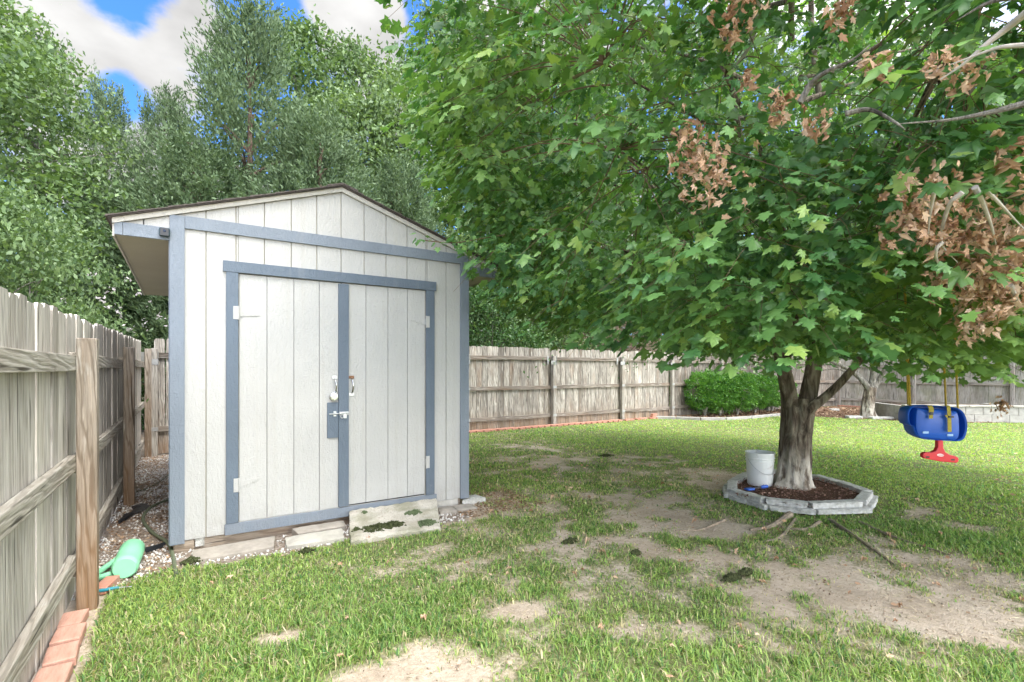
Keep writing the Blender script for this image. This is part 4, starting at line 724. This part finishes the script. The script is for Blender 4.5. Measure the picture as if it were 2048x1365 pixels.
for i in range(n):
    sz_ = rng.uniform(.75, 1.25); cnt = rng.integers(16, 32); r_ = .28+.20*rng.random(); fi = rng.random(cnt)*2*math.pi; ro = np.sqrt(rng.random(cnt))*r_; outw = np.array([math.cos(th[i]), math.sin(th[i]), 0]); tilt = .25
    off = np.stack([np.cos(fi)*ro, np.sin(fi)*ro, -.55*ro**2/r_+rng.normal(size=cnt)*.045], -1); off[:, 2] -= (off@outw)*tilt*1.2
    p = C[i]+off; rd = np.stack([np.cos(fi), np.sin(fi), 0*fi], -1); t_ = rd*(.5+.5*ro/r_)[:, None]+outw*.45+np.array([0, 0, -.75])+rng.normal(size=(cnt, 3))*.34; nn = rd*.45+outw*.35+np.array([0, 0, 1.])+rng.normal(size=(cnt, 3))*.34
    PP.append(p); TT.append(t_); NN.append(nn); SS.append((.050+.060*rng.random(cnt))*sz_)
    if i % 3 == 0:
        j = np.argmin(np.linalg.norm(allp-C[i], axis=1)); q = allp[j]
        if np.linalg.norm(q-C[i]) < 1.5: tw.tube(curve([q, (q+C[i])/2+np.array([0, 0, .1]), C[i]+np.array([0, 0, .0])], 3), [.006, .005, .005, .004, .004, .003, .002], 4, cap=False)
    for s_ in range(2):
        g = rng.integers(cnt); tw.tube([C[i], C[i]*.5+p[g]*.5+np.array([0, 0, .02]), p[g]], [.0025, .002, .0014], 3, cap=False)
# outward fringe twig hanging over the shed roof
ftw = [pw(1010, 470, 4.4), pw(960, 478, 4.25), pw(905, 486, 4.1), pw(838, 480, 4.0)]
for q in curve([loc(p) for p in ftw], 5)[3:]:
    PP.append(np.array([q])+rng.normal(size=(3, 3))*.03); TT.append(rng.normal(size=(3, 3))*.3+[[-.5, .0, -.5]]*3); NN.append(rng.normal(size=(3, 3))*.3+[[0, -.4, 1]]*3); SS.append(.03+.035*rng.random(3))
tw.tube(curve([loc(p) for p in ftw], 5), .004, 4); nfr = 3*len(curve([loc(p) for p in ftw], 5)[3:])
PP = np.concatenate(PP); TT = np.concatenate(TT); NN = np.concatenate(NN); SS = np.concatenate(SS)
keep = PP[:, 2] > 1.12; PP, TT, NN, SS = PP[keep], TT[keep], NN[keep], SS[keep]
W3 = PP+np.array([TX, TY, 0]); swp = np.abs(W3@FW-DS) < .35; lx = CX+FX*(W3@RT)/(W3@FW); ly = HY-FX*(W3[:, 2]-CH)/(W3@FW); bad = (lx > 1795) & (lx < 1945) & (ly > 790) & (W3@FW < DS+.4) & (W3@FW > 0); lim2 = np.interp(lx, [800, 930, 980, 1040, 1130, 1250, 1340, 1420, 1540, 1600, 1700, 1800, 1900, 2048], [260, 540, 620, 680, 715, 700, 735, 750, 748, 730, 745, 785, 790, 810]); bad |= (ly > lim2) & (W3@FW > .5); bad[-nfr:] = False; shedhit = (W3[:, 1] > SY0-.1) & (W3[:, 0] < SX1+.4) & (W3[:, 2] < 3.1); keep = ~bad & ~shedhit; PP, TT, NN, SS = PP[keep], TT[keep], NN[keep], SS[keep]
link('crown', instmesh('crown', TV, TF, PP, frames(TT, NN), SS), M_maple, mt); tw.build('twigs', M_twig, mt); print('maple leaves', len(PP))
# dead leaf bunches: crumpled leaves
DV = TV.copy(); DV[:, 2] += .35*np.abs(np.sin(DV[:, 0]*5))+.25*DV[:, 1]*np.sin(DV[:, 1]*4); DV[:, 0] *= .6
for (x, y, r_, cnt, hang) in [(1395, 275, .13, 90, .3), (1430, 335, .17, 150, .4), (1372, 330, .10, 60, .3), (1560, 210, .10, 60, .2), (1682, 18, .08, 50, .2), (1475, 20, .10, 60, .3), (1460, 70, .06, 30, .2), (1745, 130, .06, 30, .2), (1880, 120, .07, 40, .2), (1940, 145, .06, 35, .2), (1850, 400, .17, 150, .3), (1830, 450, .14, 110, .3), (1885, 470, .10, 60, .3), (1960, 440, .12, 80, .3), (1975, 540, .22, 320, .3), (2030, 490, .24, 380, .3), (2000, 580, .16, 150, .3), (1900, 560, .15, 110, .2), (2035, 590, .15, 140, .3), (1945, 625, .09, 130, .9), (2003, 810, .06, 60, 1.2), (1630, 245, .06, 30, .2), (1500, 150, .05, 24, .2), (2010, 320, .07, 40, .2)]:
    c = np.array(loc(surf(x, y, -.10))); cnt = int(cnt*(.6 if x < 1800 else .62)); p = c+rng.normal(size=(cnt, 3))*r_*.75*np.array([.55, .55, .5*(1+hang)]); t_ = np.array([0, 0, -1.])+rng.normal(size=(cnt, 3))*.7; nn = rng.normal(size=(cnt, 3))
    link('dead_leaves', instmesh('dead_leaves', DV, TF, p, frames(t_, nn), .028+.03*rng.random(cnt)), M_dead, mt)
FX_, FY_, _ = sample(9, 2.2, 8); gk, _ = maskG(FX_, FY_); kk = ((gk < .9) | (rng.random(len(FX_)) < .35)) & (FX_ > -.3) & ~((FX_ < SX1+.1) & (FY_ > 4.3)) & (FY_ < 9); FX_, FY_ = FX_[kk], FY_[kk]; nf = len(FX_)
P = np.stack([FX_, FY_, gh(FX_, FY_)+.018+.02*gk[kk]], -1); N = unit(rng.normal(size=(nf, 3))*.45+[0, 0, 1.]); tag(link('fallen_leaves', instmesh('fallen_leaves', DV, TF, P, frames(rng.normal(size=(nf, 3))*[1, 1, .15], N), .022+.026*rng.random(nf)), M_dead), 'small curled tan leaves fallen here and there on the lawn and soil', 'fallen leaves', kind='stuff')
def bl(pts, r0, back=-.22, mat=None):
    q = curve([loc(surf(*p, back)) for p in pts], 6); m = len(q); b = MB(); b.tube(q, [r0*(1-.85*i/(m-1)) for i in range(m)], 8); b.build('bare_branch', mat or M_limb, mt, smooth=True)
bl([(1925, 385), (1900, 408), (1886, 450), (1883, 485), (1895, 505), (1915, 525)], .010); bl([(1884, 486), (1872, 500), (1876, 525), (1905, 555), (1930, 580)], .009); bl([(1950, 375), (1965, 405), (1982, 450), (1992, 490)], .012); bl([(1972, 380), (2002, 410), (2030, 440), (2060, 470)], .008); bl([(1868, 385), (1860, 430), (1856, 475)], .008)
bl([(2060, 20), (2010, 60), (1965, 95), (1925, 130), (1880, 160)], .013); bl([(2060, 90), (2000, 95), (1955, 110), (1900, 130)], .009); bl([(2060, 205), (1980, 225), (1900, 240), (1800, 248)], .013, mat=M_bark2); bl([(1600, 205), (1625, 165), (1660, 140), (1705, 120), (1740, 90)], .014, mat=M_bark2); bl([(2020, 570), (2040, 610), (2060, 640)], .012)
bl([(1690, 228), (1740, 220), (1790, 245), (1810, 260)], .012, mat=M_bark2); bl([(2060, -10), (1980, 5), (1915, 40)], .011, mat=M_bark2); bl([(1515, -30), (1510, 30), (1500, 90), (1465, 140)], .03, .6, M_limb)

# ------------------------------------------------------------------ background trees
LV = np.array([[0, 0, 0], [.30, .42, -.05], [0, 1, -.12], [-.30, .42, -.05]]); LQ4 = np.array([[0, 1, 2, 3]])
NV = np.array([[0, 0, 0], [.17, .5, .0], [0, 1, 0], [-.17, .5, 0]])
def crown_dec(H, R, zb, nclump, per, ls, seed, sig=.32, up=0.):
    g = np.random.default_rng(seed); t = g.random(nclump); z = zb+(H-zb)*t; pr = R*np.sin(np.pi*np.clip(t*.86+.14, 0, 1))**.6; th = g.random(nclump)*6.283; pr = pr*(1+.18*np.sin(3*th+z)+.12*np.sin(5*th-2*z)); r = pr*np.clip(1-np.abs(g.normal(size=nclump))*.28, .05, 1)
    C = np.stack([np.cos(th)*r, np.sin(th)*r, z], -1); s = sig*(.6+.8*g.random(nclump)); P = np.repeat(C, per, 0)+g.normal(size=(nclump*per, 3))*np.repeat(s, per)[:, None]*np.array([1, 1, .55])
    T = g.normal(size=P.shape)+np.array([0, 0, -.4]); N = g.normal(size=P.shape)*.7+np.array([0, 0, 1.]); return C, P, T, N, ls*(.6+.8*g.random(len(P)))
def limbs(C, H, r0, seed, tr=.55, k=26, lean=(0, 0)):
    g = np.random.default_rng(seed); tr_ = MB(); q = curve([(0, 0, -.1), (lean[0]*.3, lean[1]*.3, H*.3), (lean[0]*.8, lean[1]*.8, H*.65), (lean[0], lean[1], H*.95)], 6); m = len(q); tr_.tube(q, [r0*(1-.92*(i/(m-1))) for i in range(m)], 10)
    q = np.array(q); lb = MB(); idx = g.permutation(len(C))[:k]
    for i in idx:
        c = C[i]; zt = max(.8, c[2]-.25*np.hypot(c[0], c[1])-.5); j = np.argmin(np.abs(q[:, 2]-zt)); a_ = q[j]; lb.tube(curve([a_, a_*.5+c*.5+np.array([0, 0, .15]), c], 4), [r0*.28*(1-.09*s) for s in range(9)], 5, cap=False)
    return tr_, lb
def make_tree(name, H, R, zb, nclump, per, ls, seed, mleaf, mbark, kind='dec', r0=.12, label=None, group=None, sig=.32, px=None, d=None, cat='tree'):
    root = empty(name, (0, 0, 0))
    if kind == 'dec':
        C, P, T, N, s = crown_dec(H, R, zb, nclump, per, ls, seed, sig); me = instmesh('crown', LV, LQ4, P, frames(T, N), s)
    else:           # cedar: plumes sweeping up and out
        g = np.random.default_rng(seed); t = g.random(nclump)**1.15; z = zb+(H-zb-.6)*t; pr = R*(1-t)**.75+.12; th = g.random(nclump)*6.283; r = pr*np.clip(1-np.abs(g.normal(size=nclump))*.32, .08, 1.08); C = np.stack([np.cos(th)*r, np.sin(th)*r, z], -1)
        ax = unit(np.stack([np.cos(th)*.75, np.sin(th)*.75, .55+.9*t+g.random(nclump)*.4], -1)+g.normal(size=(nclump, 3))*.14); Ln = .55+.65*g.random(nclump)
        u = g.random((nclump, per)); wdt = .115*np.sin(np.pi*np.clip(u*.85+.1, 0, 1)); P = C[:, None]+ax[:, None]*(u*Ln[:, None])[..., None]+g.normal(size=(nclump, per, 3))*wdt[..., None]
        T = ax[:, None]+g.normal(size=(nclump, per, 3))*.45+np.array([0, 0, -.05]); P = P.reshape(-1, 3); T = T.reshape(-1, 3); N = g.normal(size=P.shape); s = ls*(.6+.8*g.random(len(P))); me = instmesh('crown', NV, LQ4, P, frames(T, N), s)
    tb, lb = limbs(C, H, r0, seed+5); tb.build('trunk', mbark, root, smooth=True); lb.build('limbs', mbark, root, smooth=True); link('crown', me, mleaf, root)
    tag(root, label, cat, group); return root
def place(root, px, d, rz=None, s=1., sz=None, mir=1):
    p = FW*d+RT*((px-CX)/FX*d); root.location = (p[0], p[1], 0); root.rotation_euler = (0, 0, random.uniform(0, 6.28) if rz is None else rz); root.scale = (s, s, sz or s)
def copy_thing(root, label, mat=None):
    r = root.copy(); COL.objects.link(r); r['label'] = label
    for ch in list(root.children):
        c = ch.copy(); COL.objects.link(c); c.parent = r
        if mat and ch.name.startswith('crown'): c.material_slots[0].link = 'OBJECT'; c.material_slots[0].material = mat
    return r
GT = 'trees beyond the fences'
ced = make_tree('cedar_tree', 10.4, 2.7, 1.6, 600, 72, .12, 11, M_cedar, M_bark3, 'ced', .16, 'tall feathery cedar directly behind the shed roof, the highest cedar', GT); place(ced, 500, 12.6, 0)
def HH(y, d): return CH+(HY-y)*d/FX
for (px, d, ty, rz, sx, lb) in [(330, 13.6, 185, 2.1, .6, 'cedar with a bent leaning tip against the cloud left of the tallest cedar'), (212, 15, 165, 4., .6, 'narrow cedar top standing alone in the sky gap at left'), (640, 12.2, 235, 5.2, .95, 'lower broad cedar right behind the shed roof peak'), (400, 11.4, 290, 1.1, 1.0, 'short bushy cedar above the left roof slope'), (215, 11.5, 370, 3.3, .85, 'short cedar at the left beside the shed eave'), (800, 14, 330, .8, .8, 'small cedar above the right roof slope')]:
    c = copy_thing(ced, lb); place(c, px, d, rz, sx, HH(ty, d)/10.4)
dec = make_tree('deciduous_tree', 13.0, 3.4, 3.0, 300, 80, .155, 21, M_dec, M_bark2, 'dec', .16, 'tall green leafy tree rising behind the cedars, nearest the blue gap', GT, .33); place(dec, 600, 17, 0, .95, HH(60, 17)/13)
dec2 = make_tree('deciduous_tree', 12.0, 3.2, 2.0, 300, 80, .15, 33, M_pale, M_bark2, 'dec', .14, 'pale green leafy tree left of the maple with thin grey stems', GT, .32); place(dec2, 800, 16.5, 1, .85, HH(150, 16.5)/12)
for (src, px, d, ty, rz, sx, mat, lb) in [(dec, 705, 18, 95, 2.2, .8, None, 'green tree with its tip against the cloud above the roof peak'), (dec, 900, 18.5, 20, 3.1, .95, None, 'tall tree reaching the top edge beside the maple crown'), (dec2, -70, 10.5, -60, 4.2, .8, M_pale, 'pale leafy tree filling the upper left corner'), (dec, -160, 8.5, -40, 1.2, .7, None, 'green leafy tree at the far left edge beyond the fence'), (dec2, 690, 15.5, 190, 5.5, .8, None, 'light green tree low behind the cedars above the roof'),
        (dec2, 75, 12, 60, .4, .48, M_dec, 'leafy tree whose rounded top meets the sky at left'), (dec, 1010, 20, 120, 4.4, .9, None, 'background tree just behind the left edge of the maple'), (dec2, 1130, 22, 100, 1.4, 1.1, M_dec, 'background tree hidden mostly by the maple crown, left part'), (dec, 1290, 20, 60, 5.1, 1.0, None, 'background tree behind the middle of the maple crown'), (dec2, 1480, 24, 50, 2.9, 1.2, M_dec, 'background tree behind the maple trunk'), (dec, 1680, 26, 50, .6, 1.2, None, 'background tree beyond the far fence corner'), (dec2, 1880, 26, 40, 3.8, 1.2, M_dec, 'background tree beyond the far right fence'), (dec, 2060, 24, 80, 1.9, 1.1, None, 'background tree at the right edge beyond the fence')]:
    c = copy_thing(src, lb, mat); place(c, px, d, rz, sx, HH(ty, d)/(13 if src is dec else 12))
# shrubs beyond the fences
shb = make_tree('shrub', 3.4, 1.5, .2, 190, 100, .075, 51, M_dark, M_bark2, 'dec', .04, 'dark leafy shrub with pink white blossoms beside the shed eave', 'shrubs beyond the fences', .24, cat='shrub'); place(shb, 296, 11.9, 0, .9, 1.0)
for (px, d, ty, rz, sx, mat, lb) in [(215, 9.3, 525, 1, .85, M_dark, 'dark flowering shrub over the left fence end'), (150, 8.4, 470, 2, .9, M_pale, 'pale green shrub over the middle of the left fence'), (60, 6.6, 420, 3, .75, M_pale, 'pale green shrub over the near left fence'), (270, 12.0, 440, 4, 1.0, M_dec, 'green shrub seen under the left eave'), (-40, 6., 380, 5, .8, M_dec, 'green shrub at the left edge just over the fence'), (985, 12.9, 560, .5, 1.0, M_dark, 'dark shrub right beside the shed over the back fence'), (1065, 14., 590, 1.5, 1.0, M_pale, 'lighter shrub over the first back fence panel'), (940, 15., 500, 5.6, 1.1, M_dec, 'green shrub half behind the right shed eave'), (1150, 14.8, 600, 2.5, .95, M_dark, 'dark shrub over the second back fence panel'), (1270, 17.5, 590, 3.5, 1.2, M_dec, 'green shrub behind the brush pile'), (1390, 17.4, 600, 4.5, 1.2, M_dark, 'dark shrub behind the back fence left of the maple trunk'), (1500, 19.5, 590, 5.5, 1.3, M_dec, 'green shrub behind the dark fence stretch'), (1620, 22.5, 600, 0, 1.4, M_dark, 'dark shrub beyond the fence corner'), (1770, 23, 600, 1, 1.5, M_dec, 'green shrub beyond the right fence'), (1900, 22, 600, 2, 1.4, M_dark, 'dark shrub beyond the right fence behind the swing'), (2030, 20.5, 590, 3, 1.3, M_dec, 'green shrub at the right edge beyond the fence')]:
    rr_ = 1.95*sx; ry = FW+RT*((px-CX)/FX)
    if px < 290: d = max(d, (.62+rr_*.9)/max(.05, -ry[0])) if ry[0] < -.05 else max(d, (10+rr_)/ry[1])
    elif px < 1700: d = max(d, (9.98+rr_)/ry[1])
    else: d = max(d, (20.7+rr_)/ry[0])
    c = copy_thing(shb, lb, mat); place(c, px, d, rz, sx, HH(ty, d)/3.4)
for (px, py, d) in [(252, 560, 9.4), (275, 588, 9.4), (232, 620, 8.6), (318, 632, 9.6), (262, 660, 8.8), (335, 642, 9.8), (205, 600, 8.2), (180, 548, 7.9), (300, 605, 9.6), (125, 598, 7.2), (228, 578, 8.6), (290, 650, 9.2), (240, 640, 8.7), (215, 612, 8.3)]:
    cnt = 9; P = pw(px, py, d-.25)+rng.normal(size=(cnt, 3))*.04; me = instmesh('blossom', LV*1.3, LQ4, P, frames(rng.normal(size=(cnt, 3)), rng.normal(size=(cnt, 3))), .035+.02*rng.random(cnt)); o = link('blossom', me, M_blos); o.parent = shb if px > 1e9 else None
    tag(o, 'pale pink white blossom cluster on the shrubs over the left fence', 'blossom', 'blossoms on the shrubs beyond the left fence')
# brush pile
b = MB(); bp_ = pw(1255, 680, 15.3)
for i in range(420):
    c = bp_+np.array([random.gauss(0, .9), random.gauss(0, .4), random.uniform(-1.1, .9)]); c[1] = max(c[1], 10.3); dv = np.array([random.gauss(0, 1), random.gauss(0, .3), random.gauss(0, .6)]); dv = dv/np.linalg.norm(dv)*random.uniform(.3, .8); b.tube([c-dv, c+np.array([0, .0, .12]), c+dv], .006, 3, cap=False)
b.v = [(v[0], max(v[1], 10.05), max(v[2], 0)) for v in b.v]; tag(b.build('brush_pile', M_brush), 'tangle of bare brown twigs heaped behind the back fence', 'brush pile')
# far wood mass
P = []
for i in range(360):
    an = math.radians(-75+i*.42+random.uniform(-.2, .2)); an += YAW; dd = random.uniform(30, 46); c = np.array([math.sin(an)*dd, math.cos(an)*dd, 0]); hh = random.uniform(3, 6.5)
    if c[1] < 12 and -2 < c[0] < 24: continue
    q = rng.normal(size=(150, 3))*np.array([2.2, 2.2, 0]); q[:, 2] = rng.random(150)**.9*hh; P.append(c+q)
P = np.concatenate(P); me = instmesh('far_woods', LV, LQ4, P, frames(rng.normal(size=P.shape)+[0, 0, -.4], rng.normal(size=P.shape)*.7+[0, 0, 1]), .35+.35*rng.random(len(P))); tag(link('far_woods', me, M_dec), 'dense distant woods closing the view beyond the yard', 'woods', kind='stuff')

# ------------------------------------------------------------------ boxwood row
def boxwood(px, py, w, h, seed, label):
    p = gp(px, py); root = empty('boxwood_bush', (p[0], p[1], 0)); g = np.random.default_rng(seed); n = 9000; v = unit(g.normal(size=(n, 3))); th = np.arctan2(v[:, 1], v[:, 0])
    rr = (1-np.abs(g.normal(size=n))*.13)*(1+.13*np.sin(4*th+seed)+.11*np.sin(7*v[:, 2]*2+th*3)+.05*np.sin(13*th+9*v[:, 2])); sh_ = np.sign(v)*np.abs(v)**.75; P = sh_*rr[:, None]*np.array([w, w, (h-.24)/2])*1.12; P[:, 2] += .24+(h-.24)/2
    T = v*.8+g.normal(size=v.shape)*.5+[0, 0, .4]; N = g.normal(size=v.shape)*.6+v; link('foliage', instmesh('foliage', LV, LQ4, P, frames(T, N), .04+.035*g.random(n)), M_box, root)
    b = MB()
    for k in range(4): a_ = k*1.6+seed; b.tube(curve([(0, 0, 0), (.06*math.cos(a_), .06*math.sin(a_), .2), (w*.5*math.cos(a_), w*.5*math.sin(a_), .55)], 4), [.028, .026, .024, .022, .02, .018, .016, .012, .01], 8)
    b.build('stems', M_limb, root, smooth=True); tag(root, label, 'bush', 'round clipped bushes along the back fence')
boxwood(1410, 832, .52, 1.22, 1, 'clipped round green bush at the left end of the bush row'); boxwood(1440, 831, .50, 1.2, 2, 'clipped round bush second from the left in the bush row'); boxwood(1475, 830, .50, 1.18, 3, 'clipped round bush third from the left in the bush row'); boxwood(1510, 826, .52, 1.14, 4, 'darker clipped bush fourth from the left in the bush row'); boxwood(1545, 822, .52, 1.05, 5, 'clipped bush at the right end of the row beside the maple trunk')
# bed kerb stones
kp = [gp(1308, 838), gp(1352, 839), gp(1400, 841), gp(1450, 841), gp(1500, 838), gp(1550, 833), gp(1600, 828)]
for i in range(len(kp)-1):
    A, B = kp[i], kp[i+1]; L = np.linalg.norm(B-A); b = MB(); b.box(-L/2+.01, L/2-.01, -.06, .06, -.01, .07+random.uniform(0, .01)); o = b.build('kerb_stone', M_blk, bevel=.012); m = (A+B)/2; o.location = (m[0], m[1], 0); o.rotation_euler = (0, 0, math.atan2(B[1]-A[1], B[0]-A[0])); tag(o, ['leftmost', 'second', 'third', 'fourth', 'fifth', 'rightmost'][i]+' low pale kerb stone, counted from the left, edging the bush bed', 'kerb stone', 'kerb stones along the bush bed')

# ------------------------------------------------------------------ small tree, raised bed at the far right
sp_ = gp(1738, 836); st = empty('small_tree', (sp_[0], sp_[1], 0)); tag(st, 'small tree with forked grey brown trunk near the far right fence', 'tree'); dS = sp_@FW
def Q(x, y, dd=0): p = pw(x, y, dS+dd); return (p[0]-sp_[0], p[1]-sp_[1], p[2])
b = MB(); b.tube(curve([(0, 0, -.05), Q(1735, 820), Q(1738, 795), Q(1742, 775)], 5), [.27, .21, .19, .18, .175, .17, .165, .16, .16, .16, .155, .15, .15, .145, .14, .14], 20, rf=lambda g, t, p: 1+.09*math.sin(g*6+p.z*4)); b.build('trunk', M_bark, st, smooth=True)
b = MB()
for pts, r_ in (([(1741, 785), (1728, 765), (1712, 750), (1690, 735), (1650, 720), (1610, 718)], .09), ([(1742, 780), (1746, 750), (1750, 700), (1755, 640)], .10), ([(1744, 782), (1758, 760), (1775, 730), (1800, 690)], .09), ([(1700, 745), (1670, 738), (1640, 742)], .03), ([(1790, 700), (1850, 690), (1900, 700)], .04)):
    q = curve([Q(x, y, random.uniform(-.2, .2)*(k > 1)) for k, (x, y) in enumerate(pts)], 5); b.tube(q, [r_*(1-.7*i/len(q)) for i in range(len(q))], 10)
b.build('limbs', M_bark2, st, smooth=True)
g = np.random.default_rng(5); nc = 110; C = np.stack([g.normal(size=nc)*1.6, g.normal(size=nc)*1.6, 2.0+g.random(nc)*2.8], -1); C[:, 2] = np.maximum(C[:, 2]-.18*np.hypot(C[:, 0], C[:, 1]), 1.45); P = np.repeat(C, 55, 0)+g.normal(size=(nc*55, 3))*[.3, .3, .12]
link('crown', instmesh('crown', LV, LQ4, P, frames(g.normal(size=P.shape)+[0, 0, -.3], g.normal(size=P.shape)*.5+[0, 0, 1]), .09+.05*g.random(len(P))), M_pale, st)
sr2 = [(1690, 836), (1775, 838), (1790, 837), (1700, 828)]
for (x, y, r_, l) in ((1708, 837, .2, 'flat grey stone left of the small tree base'), (1762, 839, .3, 'flat white stone right of the small tree base'), (1668, 822, .13, 'square pale stone in the leaf litter near the fence corner')):
    p = gp(x, y); b = MB(); b.box(-r_, r_, -.09, .09, 0, .07); o = b.build('edging_stone', M_block, bevel=.015); o.location = tuple(p); o.rotation_euler = (0, 0, -YAW); tag(o, l, 'stone')
A = gp(1812, 843); B = gp(2075, 847); rb = empty('raised_bed', (A[0], A[1], 0), math.atan2(B[1]-A[1], B[0]-A[0])); L = float(np.linalg.norm(B-A)); tag(rb, 'raised garden bed of grey concrete blocks by the far right fence', 'raised bed')
b = MB()
for lv in range(2):
    x = -.0 if lv == 0 else -.2
    while x < L:
        b.box(max(x, 0)+.004, min(x+.4, L)-.004, -.0, .14, .2*lv+.002, .2*lv+.198); x += .4
for lv in range(2):
    for y in np.arange(.145, 1.5, .4): b.box(.0, .14, y, y+.39, .2*lv+.002, .2*lv+.198); b.box(L-.14, L, y, y+.39, .2*lv+.002, .2*lv+.198)
b.build('block_wall', M_blk, rb, bevel=.006); b = MB(); x = -.03
while x < L: b.box(x, min(x+.5, L+.03)-.01, -.03, .17, .4, .445); x += .5
b.build('capstones', M_conc, rb, bevel=.008); b = MB(); b.box(.141, L-.141, .141, 1.5, .0, .37); b.build('bed_soil', simple('bed_soil', (.15, .1, .07), .95, .1, bump=1, bs=30, bd=.03), rb)
